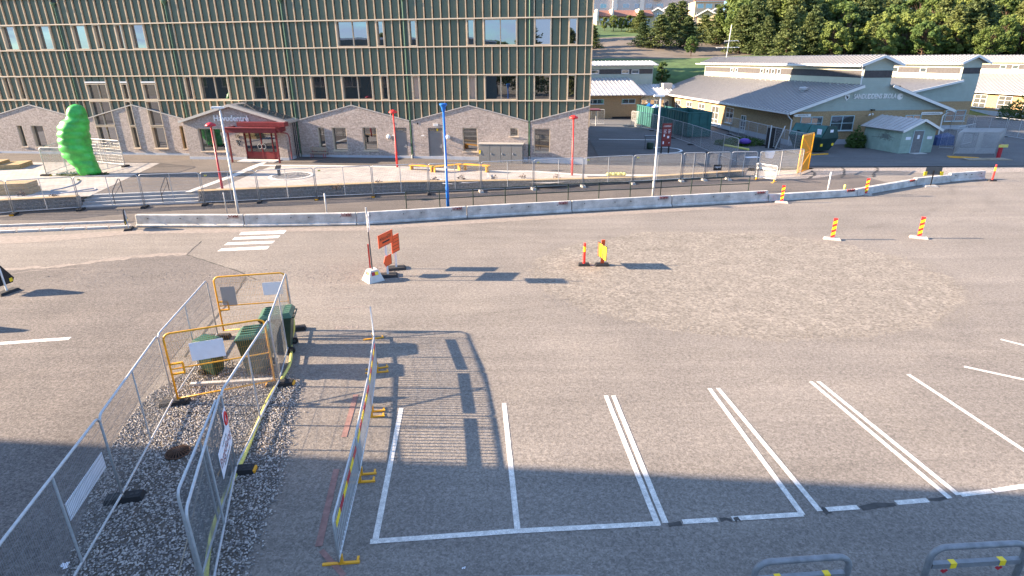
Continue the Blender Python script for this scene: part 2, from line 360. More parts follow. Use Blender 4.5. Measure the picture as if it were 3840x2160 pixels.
def paver(name, c1, c2, mortar, bw, bh, ang=0.0):
    a = mat(name, c1, .9, 0, .1, 1, obj=False); n, l, b = nodes(name)
    geo = n.new('ShaderNodeNewGeometry'); mp = n.new('ShaderNodeMapping'); mp.inputs['Rotation'].default_value = (0, 0, ang); l.new(geo.outputs['Position'], mp.inputs['Vector'])
    t = n.new('ShaderNodeTexBrick'); t.inputs['Scale'].default_value = 1; t.inputs['Brick Width'].default_value = bw; t.inputs['Row Height'].default_value = bh; t.inputs['Mortar Size'].default_value = .012
    for k, c in (('Color1', c1), ('Color2', c2), ('Mortar', mortar)): t.inputs[k].default_value = (*c, 1)
    l.new(mp.outputs[0], t.inputs['Vector'])
    nz = n.new('ShaderNodeTexNoise'); nz.inputs['Scale'].default_value = .9; nz.inputs['Detail'].default_value = 6; l.new(geo.outputs['Position'], nz.inputs['Vector'])
    mr = n.new('ShaderNodeMapRange'); mr.inputs['From Min'].default_value = .3; mr.inputs['From Max'].default_value = .7; mr.inputs['To Min'].default_value = .85; mr.inputs['To Max'].default_value = 1.12; l.new(nz.outputs['Fac'], mr.inputs['Value'])
    mu = n.new('ShaderNodeVectorMath'); mu.operation = 'SCALE'; l.new(t.outputs['Color'], mu.inputs[0]); l.new(mr.outputs['Result'], mu.inputs['Scale']); l.new(mu.outputs[0], b.inputs['Base Color'])
    bu = n.new('ShaderNodeBump'); bu.inputs['Strength'].default_value = .6; bu.inputs['Distance'].default_value = .01; bu.invert = True; l.new(t.outputs['Fac'], bu.inputs['Height']); l.new(bu.outputs['Normal'], b.inputs['Normal'])
paver('pavers', (.40,.37,.34), (.33,.305,.28), (.20,.18,.16), .35, .35, R(-7))

def foliage(name, c1, c2, trans=.25):
    a = bpy.data.materials.new(name); a.use_nodes = True; M[name] = a
    n, l = a.node_tree.nodes, a.node_tree.links; b = n['Principled BSDF']; out = n['Material Output']; b.inputs['Roughness'].default_value = .7; b.inputs['Specular IOR Level'].default_value = .25
    oi = n.new('ShaderNodeObjectInfo'); geo = n.new('ShaderNodeNewGeometry')
    nz = n.new('ShaderNodeTexNoise'); nz.inputs['Scale'].default_value = .9; nz.inputs['Detail'].default_value = 3; l.new(geo.outputs['Position'], nz.inputs['Vector'])
    ad = n.new('ShaderNodeMath'); ad.operation = 'ADD'; l.new(nz.outputs['Fac'], ad.inputs[0]); l.new(oi.outputs['Random'], ad.inputs[1])
    mr = n.new('ShaderNodeMapRange'); mr.inputs['From Min'].default_value = .4; mr.inputs['From Max'].default_value = 1.5; l.new(ad.outputs[0], mr.inputs['Value'])
    mx = n.new('ShaderNodeMixRGB'); mx.inputs['Color1'].default_value = (*c1, 1); mx.inputs['Color2'].default_value = (*c2, 1); l.new(mr.outputs['Result'], mx.inputs['Fac']); l.new(mx.outputs['Color'], b.inputs['Base Color'])
    t = n.new('ShaderNodeBsdfTranslucent'); l.new(mx.outputs['Color'], t.inputs['Color']); x = n.new('ShaderNodeMixShader'); x.inputs['Fac'].default_value = trans
    l.new(b.outputs[0], x.inputs[1]); l.new(t.outputs[0], x.inputs[2]); l.new(x.outputs[0], out.inputs['Surface'])
foliage('needles', (.060,.096,.040), (.155,.180,.058), .30)
foliage('leaves', (.066,.118,.032), (.185,.222,.055), .34)
foliage('shrub_green', (.03,.07,.018), (.07,.12,.03), .3)
# ------------------------------------------------------------------ ground
def zp(x):                                   # the school forecourt stands above the street and runs down to the right
    P = [(-200,.62),(-8,.62),(7,.27),(18,.02),(300,.02)]
    for (a, za), (b, zb) in zip(P, P[1:]):
        if x <= b: return za+(zb-za)*(x-a)/(b-a)
    return .02
def sheet(name, pts, mat_, dz=0.0, zf=None, parent=None, uneven=0):
    bm = bmesh.new(); vs_ = [bm.verts.new((p[0], p[1], 0)) for p in pts]; f = bm.faces.new(vs_)
    bmesh.ops.triangulate(bm, faces=[f])
    if zf:
        for bx in (-8, 7, 18):
            bmesh.ops.bisect_plane(bm, geom=bm.verts[:]+bm.edges[:]+bm.faces[:], plane_co=(bx,0,0), plane_no=(1,0,0))
    for v in bm.verts: v.co.z = (zf(v.co.x) if zf else 0)+dz
    bmesh.ops.recalc_face_normals(bm, faces=bm.faces[:])
    for f in bm.faces:
        if f.normal.z < 0: f.normal_flip()
    me = bpy.data.meshes.new(name); bm.to_mesh(me); bm.free(); me.materials.append(M[mat_])
    return link(name, me, parent)
def struct(o): return kind(o, 'structure')

struct(sheet('ground', [(-1500,-1500),(1500,-1500),(1500,1500),(-1500,1500)], 'terrain_dirt', -.10))
lot = struct(sheet('parking_lot', [(-120,-60),(120,-60),(120,88),(24,88),(24,46),(-120,46)], 'asphalt_lot', 0))
# older, browner asphalt of the lane left of the gravel bed
struct(sheet('lane', [(-60,5)]+[tuple(at(x, y)[:2]) for x, y in [(250,2150),(392,1720),(520,1500),(640,1350),(760,1200),(870,1110),(930,1045),(880,1015),(790,985),(700,957),(600,958),(420,978),(200,1003),(0,1020)]]+[(-60,23)], 'asphalt_left', .004))
WALL = [(-70,24.6),(-45,30.3),(-30,33.8),(-25.9,34.8),(-19.5,36.0),(-7.4,38.6),(1.5,40.0),(9,41.6),(17.6,43.9)]
def wall_y(x):
    for (a, ya), (b, yb) in zip(WALL, WALL[1:]):
        if x <= b: return ya+(yb-ya)*(x-a)/(b-a)
    return WALL[-1][1]
struct(sheet('path', [(-70,23.6),(-45,28.0),(-27.6,30.8),(-21.2,31.6),(-14,31.2),(-8,31.4),(-2,32.7),(4,33.9),(16,36.2),(23,37.6),(26.5,40.2),(26,44.0),(17.6,43.9)]+WALL[-2::-1], 'asphalt_new', .008))
struct(sheet('forecourt', [(-70,25.0),(-45,30.7),(-30,34.2),(-26.2,35.1),(-26.2,36.2),(-19.2,37.2),(-19.2,36.3),(-7.4,39.0),(1.5,40.4),(9,42.0),(17.6,44.3),(19,47.2),(26,47.0),(26,92),(-70,92)], 'asphalt_new', 0, zp))
struct(sheet('schoolyard', [(7.5,49.6),(27,47.3),(120,46.5),(120,87.8),(26.4,87.8),(26.4,59.5),(25.5,88),(9.8,88)], 'asphalt_yard', .03, zp))
gp = lambda x, y: tuple(at(x, y, .6)[:2])
struct(sheet('paving', [(-60,50.3),(-45,49.4),gp(600,613),gp(335,737),(-30,34.5),(-45,31.0),(-60,27.6)], 'pavers', .006, zp))
pv = struct(sheet('paving_right', [(-19.0,36.8),gp(862,690),gp(960,648),gp(1012,626),gp(1200,622),gp(1520,627),gp(1800,637)]+[tuple(at(x, y, .35)[:2]) for x, y in [(2000,645),(2196,656),(2214,669),(2060,690)]]+[(-1.5,40.1),(-7.4,39.2)], 'pavers', .006, zp))
pv.name = 'paving_front'
struct(sheet('footpath', [gp(992,607),gp(1008,607),gp(960,630),gp(880,664),gp(716,722),gp(692,722),gp(860,660),gp(940,625)], 'concrete_pale', .010, zp))
struct(sheet('edging', [gp(963,619),gp(1160,620),gp(1520,626),gp(1800,634)]+[tuple(at(x, y, .35)[:2]) for x, y in [(2000,643),(2196,652),(2560,645),(2785,636),(2785,640),(2560,650),(2196,658),(2000,647)]]+[gp(1800,638),gp(1520,629),gp(1160,624),gp(958,624)], 'concrete_pale', .014, zp))
# worn gravelly verge where the kerb has been taken up
struct(sheet('verge', [tuple(at(x, y)[:2]) for x, y in [(2860,642),(3100,633),(3400,628),(3840,629),(3840,645),(3500,655),(3340,640),(3180,652),(3060,668),(2940,674),(2840,668)]], 'gravel_fine', .012))
struct(sheet('verge_strip', [tuple(at(x, y)[:2]) for x, y in [(-200,850),(0,853),(300,844),(486,836),(505,850),(250,860),(0,869),(-200,876)]], 'gravel_fine', .012)).name = 'kerb_bed'
# dusty strip of swept grit in front of the barriers
struct(sheet('grit_strip', [tuple(at(x, y)[:2]) for x, y in [(-150,890),(200,882),(500,862),(900,858),(1340,852),(1754,826),(2147,803),(2522,783),(2880,763),(3000,757),(2880,772),(2522,794),(2147,816),(1754,840),(1340,865),(900,872),(500,878),(200,905),(-150,925)]], 'dust', .006))

# painted markings, each its own stroke on the lot
NST = [0]
def stroke(p, q, w, mt='marking', name='parking_line', dz=.006):
    NST[0] += 1; dz += .0006*(NST[0] % 9)
    p, q = Vector((p[0], p[1])), Vector((q[0], q[1])); t = (q-p).normalized(); a = Vector((-t.y, t.x))*w/2
    o = MB(); n = max(2, int((q-p).length/.5))
    for i in range(n):                        # slightly wavering edges of a rolled thermoplastic line
        u, v = p.lerp(q, i/n), p.lerp(q, (i+1)/n); j = [.006*math.sin(3.1*(u.x+i)), .006*math.sin(2.3*(v.x+i+1))]
        o.face([(*(u-a*(1+j[0]*4)), dz), (*(u+a*(1-j[0]*3)), dz), (*(v+a*(1-j[1]*3)), dz), (*(v-a*(1+j[1]*4)), dz)][::-1])
    ob = o.build(name, mt, lot)
    for f in ob.data.polygons:
        if f.normal.z < 0: f.flip()
    return ob
px = lambda x, y: tuple(at(x, y)[:2])
for a, b_ in [((1405,2040),(1505,1530)),((1942,2000),(1890,1512)),((2468,1972),(2272,1484)),((2495,1962),(2300,1484)),((3010,1932),(2660,1457)),((3075,1918),(2692,1456)),((3562,1870),(3040,1432)),((3595,1858),(3068,1431)),((3960,1768),(3405,1404)),((3960,1450),(3615,1375)),((3960,1325),(3752,1273)),((2245+1660,1180),(2245+1620,1172))]:
    stroke(px(*a), px(*b_), .115)
for a, b_ in [((1388,2032),(1940,1992)),((1945,1992),(2470,1964)),((2560,1958),(2690,1950)),((2745,1946),(3010,1930)),((3100,1912),(3218,1903)),((3360,1886),(3480,1876)),((3600,1856),(3720,1842)),((3725,1841),(3960,1806))]:
    stroke(px(*a), px(*b_), .12)
for a, b_ in [((1500,1272),(1500,1530))][:0]: pass
for P_ in ([(905,871),(1075,864),(1064,877),(896,881)],[(881,890),(1053,883),(1042,893),(870,900)],[(853,910),(1032,903),(1021,913),(839,920)],[(831,932),(1012,923),(1001,935),(814,943)]):
    o = MB(); o.face([(*px(*q), .007) for q in P_[::-1]]); o.build('crossing_bar', 'marking', lot)
for a, b_ in [((-120,1297),(38,1286)),((40,1286),(152,1277)),((154,1277),(262,1270))]: stroke(px(*a), px(*b_), .22, name='lane_dash')
stroke(px(1290,1640), px(1335,1480), .13, 'chalk_red', 'sprayed_line'); stroke(px(1195,2050), px(1262,1760), .13, 'chalk_red', 'sprayed_line'); stroke(px(1205,2065), px(1290,2160), .10, 'chalk_red', 'sprayed_line')
stroke(px(1230,1158), px(1370,1150), .05, 'chalk', 'scrape')
text('chalk_writing', 'BALL', .30, 'chalk', lot, (*at(1306,1228)[:2], .005), (0,0,R(4)), 0, sx=1.3)
# cracks and the seam of old dirt across the lane
def ribbon(pts, w, mt, name, dz=.007, seed=1):
    rnd = random.Random(seed); o = MB(); P = []
    for a, b_ in zip(pts, pts[1:]):
        a, b_ = Vector(px(*a)), Vector(px(*b_)); n = max(2, int((b_-a).length/.25))
        for i in range(n): P.append(a.lerp(b_, i/n))
    P.append(Vector(px(*pts[-1]))); L_ = []
    for i, p in enumerate(P):
        t = (P[min(i+1, len(P)-1)]-P[max(i-1, 0)]).normalized(); nn = Vector((-t.y, t.x)); j = rnd.uniform(-.4, .4)*w
        q = p+nn*j; h = w*rnd.uniform(.25, .75); L_.append((q-nn*h, q+nn*h))
    for (a, b_), (c, d) in zip(L_, L_[1:]): o.face([(*a, dz), (*c, dz), (*d, dz), (*b_, dz)])
    ob = o.build(name, mt, lot)
    for f in ob.data.polygons:
        if f.normal.z < 0: f.flip()
ribbon([(-80,1018),(200,1000),(420,975),(600,955),(700,955)], .36, 'dust', 'dirt_seam', seed=2)
ribbon([(700,955),(790,985),(900,1020),(960,1050)], .07, 'crack', 'crack', seed=3)
ribbon([(700,954),(755,905)], .04, 'crack', 'crack', seed=4)
ribbon([(920,1040),(880,1110),(800,1200),(690,1340)], .06, 'crack', 'crack', seed=5)
ribbon([(0,1035),(120,1015),(320,1005)], .05, 'dust', 'dirt_seam', seed=6)
for k_, P_ in enumerate(([(3045,640),(3056,655),(3030,672)],[(3156,625),(3166,638),(3166,650),(3152,668)],[(3276,622),(3293,637),(3278,650),(3275,665)])): ribbon(P_, .16, 'crack', 'dark_zigzag', dz=.02, seed=30+k_)  # dark zigzag strips laid across the verge
ribbon([(2700,1950),(2740,1946)], .10, 'crack', 'patch', seed=12); ribbon([(3085,1918),(3110,1914)], .14, 'crack', 'patch', seed=13); ribbon([(3225,1903),(3355,1890)], .10, 'crack', 'patch', seed=14); ribbon([(3490,1880),(3560,1872)], .12, 'crack', 'patch', seed=15); ribbon([(2505,1968),(2555,1962)], .10, 'crack', 'patch', seed=16)
ribbon([(2755,2013-60),(2775,2010-60)], .10, 'crack', 'patch', dz=.012, seed=17)

# kerb stones left of the barriers
for k, (a, b_) in enumerate([((-200,858),(482,833)),((-200,882),(500,853))]):
    p, q = Vector((*px(*a), 0)), Vector((*px(*b_), 0)); L_ = (q-p).length; n = int(L_/1.0); t = (q-p)/n; g = math.atan2(t.y, t.x)
    run = struct(link('kerb', None, None, p, g)); o = MB(); o.box(.004, 1-.004, -.07, .07, -.08, .11); o.box(.004, .996, -.06, .06, .11, .118); me = o.mesh('kerb_stone', 'kerb')
    for i in range(n): link('kerb_stone', me, run, ((L_/n)*i, 0, 0))

# ------------------------------------------------------------------ terrain and wood behind the old school
def hill_z(x, y):
    P = [(92,-.12),(98,.6),(108,6.0),(118,7.6),(128,8.3),(146,11.2),(165,13.9),(182,17),(240,22),(400,27),(800,30)]
    z = 30
    for (a, za), (b, zb) in zip(P, P[1:]):
        if y <= b: z = za+(zb-za)*(max(y, a)-a)/(b-a); break
    s = min(1, max(0, (y-104)/20))
    return z + s*(.5*math.sin(x*.06+y*.04)+.3*math.sin(x*.17-y*.11)) - s*max(0, -x-10)*.02
o = MB(); xs = [-260+8*i for i in range(0, 84)]; ys = [92,95,98,101,104,107,110,114,118,122,126,130,135,140,146,152,158,165,172,180,190,205,225,250,290,350,450,600,800]
for y in ys:
    for x in xs: o.v.append((x, y, hill_z(x, y)))
W_ = len(xs)
for j in range(len(ys)-1):
    for i in range(W_-1): o.f.append([j*W_+i, j*W_+i+1, (j+1)*W_+i+1, (j+1)*W_+i]); o.m.append(0 if ys[j] < 124 or 158 <= ys[j] < 182 else 1)
hill = struct(o.build('hill', ['lawn', 'earth'], smooth=True))
n, l, b = nodes('earth')
# ------------------------------------------------------------------ the new school: green boarded storeys over brick gables
B = thing('school_building', 'long dark green panelled school building over grey brick gables', 'building', (6.15, 47.97, 0), R(-7))
BX = -63.3; MOD = .651; R0 = 5.0155                # local x runs along the front to the right, -s from the right corner
def rib_s(k): return R0+MOD*k
o = MB(); o.box(BX, -.06, .34, 26, 0, 15.6); core = o.build('core_wall', 'dark_wall', B)
o = MB(); o.box(BX-.2, .12, -.22, 26.2, 15.6, 15.9); o.build('roof_edge', 'pipe_green', B)
front = MB(); front.box(BX, -.02, .20, .26, 3.2, 15.6); front = front.build('green_front', 'dark_wall', B)
BANDS = [(3.35,5.16),(5.24,7.11),(7.19,9.16),(9.24,11.13),(11.21,13.11),(13.19,15.58)]
WIN = {3: [(66,68),(61,63),(56,58),(54,55),(51,52),(48,50),(19,23),(17,18),(13,14),(6,7),(1,5),(-3,-1),(-6,-5)],
       1: [(69,70),(67,68),(55,58),(52,53),(48,50),(43,44),(38,42),(33,35),(30,31),(25,27),(19,23),(17,18),(13,14),(6,7),(1,5),(-3,-1),(-6,-5)],
       0: [(55,58),(52,53),(48,50)]}
KMAX = 89
panels, ribs = [], []
pm, rm = {}, {}
for bi, (z0, z1) in enumerate(BANDS):
    q = MB(); q.box(-MOD/2+.105, MOD/2-.04, 0, .03, z0, z1); pm[bi] = q.mesh('cladding_panel', 'panel_green')  # wider gap right of each rib bares dark wall, standing in for its shadow
    q = MB(); q.box(-.038, .038, -.125, .03, z0, z1); rm[bi] = q.mesh('rib', 'rib_wood')
    wins = WIN.get(bi, [])
    for k in range(-8, KMAX):
        if not any(a <= k < b_ for a, b_ in wins):
            if k == -8: continue
            panels.append((bi, -(rib_s(k)+MOD/2)))
        if not any(a < k < b_ for a, b_ in wins) and k > -8: ribs.append((bi, -rib_s(k)))
    panels.append((bi, -.135)) if False else None
def spread(items, meshes, name, mt):
    vis = [i for i in items if i[0] < 5]; hid = [i for i in items if i[0] == 5]
    vis.sort(key=lambda i: -i[1]); near, far = vis[:300], vis[300:]+hid
    for bi, x in near: link(name, meshes[bi], front, (x, 0, 0))
    q = MB()
    for bi, x in far:
        for p in meshes[bi].polygons: q.face([(v.x+x, v.y, v.z) for v in (meshes[bi].vertices[i].co for i in p.vertices)])
    kind(q.build(name+'s_farther_off', mt, front), 'stuff')
spread(panels, pm, 'cladding_panel', 'panel_green'); spread(ribs, rm, 'rib', 'rib_wood')
q = MB(); q.box(-.44, -.03, .002, .034, 3.35, 15.58); q.build('corner_panel', 'panel_green', front)
q = MB(); q.box(-.04, .07, -.15, .3, 3.2, 15.6); q.build('corner_board', 'rib_wood', B)
for z in (5.2, 7.15, 9.2, 11.17, 13.15):
    q = MB(); q.box(BX, .07, -.19, .028, z-.042, z+.042); q.build('beam', 'beam_metal', front)

def window(parent, x0, x1, z0, z1, y0=-.13, y1=.15, bars=(), transom=None, sill=True, fw=.055, jm='jamb', gl='glass', name='window'):
    q = MB()
    for a, b_ in ((x0, x0+fw), (x1-fw, x1)): q.box(a, b_, y0, y1, z0, z1)
    q.box(x0+fw, x1-fw, y0, y1, z1-fw, z1); q.box(x0+fw, x1-fw, y0, y1, z0, z0+fw)
    for f in bars: xm = x0+(x1-x0)*f; q.box(xm-fw*.6, xm+fw*.6, y1-.10, y1-.001, z0+fw, z1-fw)
    if transom: q.box(x0+fw, x1-fw, y1-.09, y1-.002, transom-.05, transom+.05)
    w = q.build(name, jm, parent)
    q = MB(); q.box(x0+fw*.5, x1-fw*.5, y1, y1+.02, z0+fw*.5, z1-fw*.5); q.build('pane', gl, w)
    if sill:
        q = MB(); q.box(x0-.06, x1+.06, y0-.09, y0+.02, z0-.06, z0-.012); q.build('sill', 'beam_metal', w)
    return w
for bi in (3, 1):
    z0, z1 = BANDS[bi]
    for a, b_ in WIN[bi]:
        x1, x0 = -rib_s(a), -rib_s(b_); top = z1
        if bi == 1 and (a, b_) in WIN[0]:
            top = 6.55; q = MB(); q.box(x0, x1, -.13, .10, 6.60, 6.72); q.build('blind_box', 'white_trim', B)
            for j in range(a, b_): q = MB(); q.box(-rib_s(j)-MOD+.04, -rib_s(j)-.04, 0, .03, 6.73, z1); q.build('cladding_panel', 'panel_green', B)
        window(B, x0+.03, x1-.03, z0+.02, top-.01, -.14, .14, bars=(.5,) if b_-a >= 3 else (), sill=False, gl='glass_sky' if bi == 3 else 'blind' if a in (13, 6) else 'glass')
        if b_-a >= 2 and bi == 3: pass
# tall stair windows running down through the brick
TALL = []
for a, b_ in WIN[0]:
    x1, x0 = -rib_s(a)-.03, -rib_s(b_)+.03
    window(B, x0, x1, 3.10, 5.13, -.20, .10, bars=(.42,) if b_-a == 3 else (), sill=False)
    window(B, x0, x1, 1.20, 3.04, -.20, .10, bars=(.42,) if b_-a == 3 else ()); TALL.append((x0, x1, 1.13, 9))
# rain pipes with hopper heads
for k in range(6):
    s = 4.69+9.77*k; q = MB(); q.tube([(-s,-.12,.5 if k not in (2,) else .6),(-s,-.12,12.5)], .05, 10)
    for z in (1.4, 3.0, 5.9, 8.2, 10.2, 12.0): q.tube([(-s,-.12,z),(-s,-.12,z+.05)], .062, 10)
    pipe = q.build('rain_pipe', 'pipe_green', B, smooth=False)
    q = MB(); q.lathe([(.055,12.42),(.08,12.55),(.2,12.75),(.2,12.8),(.17,12.8)], 10, (-s,-.16,0)); q.build('hopper_head', 'pipe_green', pipe)
    q = MB(); q.box(-s-.14, -s+.14, -.02, .1, 12.8, 13.05); q.build('outlet_box', 'black', pipe)
    q = MB(); q.tube([(-s,-.24,.35),(-s,-.24,.9)], .06, 10) ; q.build('pipe_shoe', 'coping', pipe)
# brick gables
YB = -.15
def gz(s):
    d = abs(((s-4.69) % 9.77)-4.885); return 4.80-(4.80-3.57)*d/4.885
def brick_wall(name, s0, s1, zb, zt, holes, y=YB, th=.22, mt='brick', parent=B):
    xs = {s0, s1}; k = -1
    while k < 8:
        for c in (4.69+9.77*k, 4.69+9.77*k+4.885):
            if s0 < c < s1: xs.add(c)
        k += 1
    H = [(-b_, -a, z0, z1) for a, b_, z0, z1 in holes]
    for a, b_, _, _ in H: xs |= {max(s0, a), min(s1, b_)}
    xs = sorted(xs); q = MB()
    for a, b_ in zip(xs, xs[1:]):
        if b_-a < 1e-4: continue
        mid = (a+b_)/2; cuts = sorted((h[2], h[3]) for h in H if h[0] <= mid <= h[1]); z = zb
        for h0, h1 in cuts+[(99, 99)]:
            ta, tb = zt(a+1e-6), zt(b_-1e-6)
            if h0 > min(ta, tb): q.face([(-b_, y, z), (-a, y, z), (-a, y, ta), (-b_, y, tb)]) if z < min(ta, tb) else None; break
            q.face([(-b_, y, z), (-a, y, z), (-a, y, h0), (-b_, y, h0)]); z = h1
    for a, b_, z0, z1 in H:                         # reveals
        for s, f in ((a, 1), (b_, -1)):
            t = min(z1, zt(s+.001*f)); q.face([(-s, y, z0), (-s, y+th, z0), (-s, y+th, t), (-s, y, t)][::f])
        q.face([(-b_, y, z0), (-a, y, z0), (-a, y+th, z0), (-b_, y+th, z0)])
        if z1 < zt((a+b_)/2): q.face([(-b_, y, z1), (-b_, y+th, z1), (-a, y+th, z1), (-a, y, z1)])
    return q.build(name, mt, parent)
def coping(s0, s1, zt, y0, y1, parent=B, th=.07):
    xs = sorted({s0, s1} | {c for k in range(-1, 8) for c in (4.69+9.77*k, 4.69+9.77*k+4.885) if s0 < c < s1})
    for a, b_ in zip(xs, xs[1:]):
        za, zb_ = zt(a+1e-6), zt(b_-1e-6)
        q = MB(); q.hexa([(-b_,y0,zb_),(-a,y0,za),(-a,y1,za),(-b_,y1,zb_),(-b_,y0,zb_+th),(-a,y0,za+th),(-a,y1,za+th),(-b_,y1,zb_+th)]); q.build('coping', 'coping', parent)
GW = [(49.95,50.50,1.21,3.07),(47.90,49.12,1.21,3.07),(21.88,22.48,1.33,3.06),(19.98,21.23,1.17,3.07),(17.36,18.60,1.19,3.09),(8.92,10.16,1.20,3.10),(5.58,6.26,2.46,3.12),(3.02,4.30,1.22,3.09),(34.55,34.9,1.18,3.11)]
DOORS = [(14.80,15.82,.55,3.09),(11.82,13.02,.55,3.08)]
HOLES = [(-b_, -a, z0, z1) for a, b_, z0, z1 in GW+DOORS]+TALL
for a, b_ in [(0,4.60),(4.78,14.37),(14.55,24.13),(24.31,33.90),(34.08,43.67),(43.85,53.44),(53.62,63.3)]:
    hs = [h for h in HOLES if a < -h[1] and -h[0] < b_]
    w = brick_wall('brick_gable', a, b_, .80, gz, hs)
    coping(a, b_, gz, YB-.05, .25)
    q = MB(); q.box(-b_, -a, YB-.03, .2, -.3, .80)
    q.build('plinth', 'plinth', B)
q = MB(); q.box(-.02, 0, YB, 26, .0, 4.84); q.build('end_wall', 'brick', B)
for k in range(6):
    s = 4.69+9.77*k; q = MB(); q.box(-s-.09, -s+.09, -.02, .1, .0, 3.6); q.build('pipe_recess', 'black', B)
for a, b_, z0, z1 in GW:
    window(B, -b_, -a, z0, z1, YB+.03, .12, bars=(.5,) if (a, b_) in ((99,99),) else (), jm='timber' if a == 34.55 else 'jamb')
for a, b_, z0, z1 in DOORS:
    q = MB()
    q.box(-b_, -b_+.06, -.10, .05, z0, z1); q.box(-a-.06, -a, -.10, .05, z0, z1); q.box(-b_+.06, -a-.06, -.10, .05, z1-.06, z1); q.box(-b_+.06, -a-.06, -.09, .04, 2.72, 2.78)
    q.box(-b_+.065, -a-.065, -.05, .0, z0, 2.715)
    d = q.build('door', 'door_grey', B)
    q = MB(); q.box(-b_+.06, -a-.06, .01, .03, 2.78, z1-.06); q.build('pane', 'glass', d)
    q = MB(); q.box(-a-.2, -a-.13, -.08, -.05, 1.45, 1.75); q.tube([(-a-.16,-.07,1.55),(-a-.16,-.12,1.55),(-a-.30,-.12,1.55)], .015, 6); q.build('handle', 'galv', d)
for s, z in ((16.35,2.35),(11.35,2.35)):                       # round wall lamps and floodlights by the doors
    q = MB(); q.lathe([(.06,-.0),(.17,.03),(.19,.08),(.17,.15),(.09,.19)], 14); ob = q.build('wall_lamp', 'white_trim', B, True, (-s, YB, z)); ob.rotation_euler = (R(90), 0, 0)
    q = MB(); q.bar((0,0,0),(-.02,-.3,.06),.03,.03); q.box(-.14,.10,-.42,-.28,.02,.10); q.build('floodlight', 'white_trim', B, loc=(-s+.55 if s > 14 else -13.35, YB, 2.45))
for s in (15.85, 14.0-.15):
    q = MB(); q.tube([(-s,YB-.02,3.42),(-s,YB+.02,3.42)], .07, 12); q.build('vent', 'black', B)
q = MB(); q.box(-12.55, -12.15, YB-.03, YB-.001, 3.22, 3.42); q.build('wall_sign', 'white_trim', B)
scribble('lettering', -12.48, -12.22, 3.29, 3.35, YB-.032, 'siding', B, 5)
q = MB(); q.lathe([(.08,0),(.08,.02)], 14); ob = q.build('yellow_disc', 'reflex_yellow', B, loc=(-12.25, -.06, 2.93)); ob.rotation_euler = (R(90),0,0); ob.scale = (.8,1.6,1)

# entrance block
EY = -2.1; ES0, ES1 = 24.34, 33.06
ez = lambda s: 4.86-(4.86-3.62)*abs(s-28.70)/4.36
def ewall(holes):
    q = MB(); xs = sorted({ES0, 28.70, ES1} | {v for h in holes for v in h[:2]})
    for a, b_ in zip(xs, xs[1:]):
        mid = (a+b_)/2; z = .84
        for h0, h1 in sorted((h[2], h[3]) for h in holes if h[0] <= mid <= h[1])+[(99,99)]:
            if h0 > 9: q.face([(-b_,EY,z),(-a,EY,z),(-a,EY,ez(a)),(-b_,EY,ez(b_))]); break
            if h0 > z: q.face([(-b_,EY,z),(-a,EY,z),(-a,EY,h0),(-b_,EY,h0)])
            z = h1
    for a, b_, z0, z1 in holes:
        for s, f in ((a,1),(b_,-1)): q.face([(-s,EY,z0),(-s,EY+.3,z0),(-s,EY+.3,z1),(-s,EY,z1)][::f])
        q.face([(-b_,EY,z1),(-b_,EY+.3,z1),(-a,EY+.3,z1),(-a,EY,z1)]); q.face([(-b_,EY,z0),(-a,EY,z0),(-a,EY+.3,z0),(-b_,EY+.3,z0)])
    q.face([(-ES0,EY,.84),(-ES0,YB,.84),(-ES0,YB,ez(ES0)),(-ES0,EY,ez(ES0))]); q.face([(-ES1,YB,.84),(-ES1,EY,.84),(-ES1,EY,ez(ES1)),(-ES1,YB,ez(ES1))])
    return q.build('brick_wall', 'brick', B)
DR = (25.25, 28.0, .60, 2.95); WN = (29.65, 31.92, 1.27, 3.13); ewall([DR, WN])
q = MB(); q.box(-ES1-.03, -DR[1], EY-.03, YB-.04, .2, .838); q.box(-DR[0], -ES0+.03, EY-.03, YB-.04, .2, .838); q.build('plinth', 'plinth', B)
for a, b_ in ((ES0-.25, 28.70), (28.70, ES1+.25)):
    za, zb_ = ez(a), ez(b_); q = MB(); q.hexa([(-b_,EY-.3,zb_),(-a,EY-.3,za),(-a,.1,za),(-b_,.1,zb_),(-b_,EY-.3,zb_+.2),(-a,EY-.3,za+.2),(-a,.1,za+.2),(-b_,.1,zb_+.2)]); rf = q.build('roof_slope', 'coping', B)
    if a < 28:
        for j in range(6):
            t0, t1 = .10+.14*j, .10+.14*j+.13; s0, s1 = 28.70-(28.70-a)*t0, 28.70-(28.70-a)*t1
            q = MB(); q.hexa([(-s0,EY+.15,ez(s0)+.23),(-s1,EY+.15,ez(s1)+.23),(-s1,-.35,ez(s1)+.23),(-s0,-.35,ez(s0)+.23),(-s0,EY+.15,ez(s0)+.27),(-s1,EY+.15,ez(s1)+.27),(-s1,-.35,ez(s1)+.27),(-s0,-.35,ez(s0)+.27)]); q.build('roof_panel', 'glass_far', rf)
window(B, -WN[1], -WN[0], WN[2], WN[3], EY+.03, EY+.22, bars=(.55,))
q = MB()
for s in (25.25, 25.60, 26.55, 27.50, 27.92): q.box(-s-.08, -s, EY+.10, EY+.24, .6, 2.9)
q.box(-28.0, -25.25, EY+.11, EY+.23, 2.78, 2.95); q.box(-27.99, -25.26, EY+.12, EY+.22, .6, 1.28); en = q.build('entrance_door', 'dark_red', B)
for s0, s1 in ((25.25,25.60),(25.60,26.55),(26.55,27.50),(27.50,27.92)):
    q = MB(); q.box(-s1, -s0-.08, EY+.16, EY+.18, 1.28, 2.78); q.build('pane', 'glass', en)
for s in (26.40, 26.75):
    q = MB(); q.tube([(-s+.17*math.cos(g), EY+.05, 1.72+.2*math.sin(g)) for g in [2*math.pi*k/16 for k in range(16)]], .02, 6, True); q.build('ring_handle', 'galv', en)
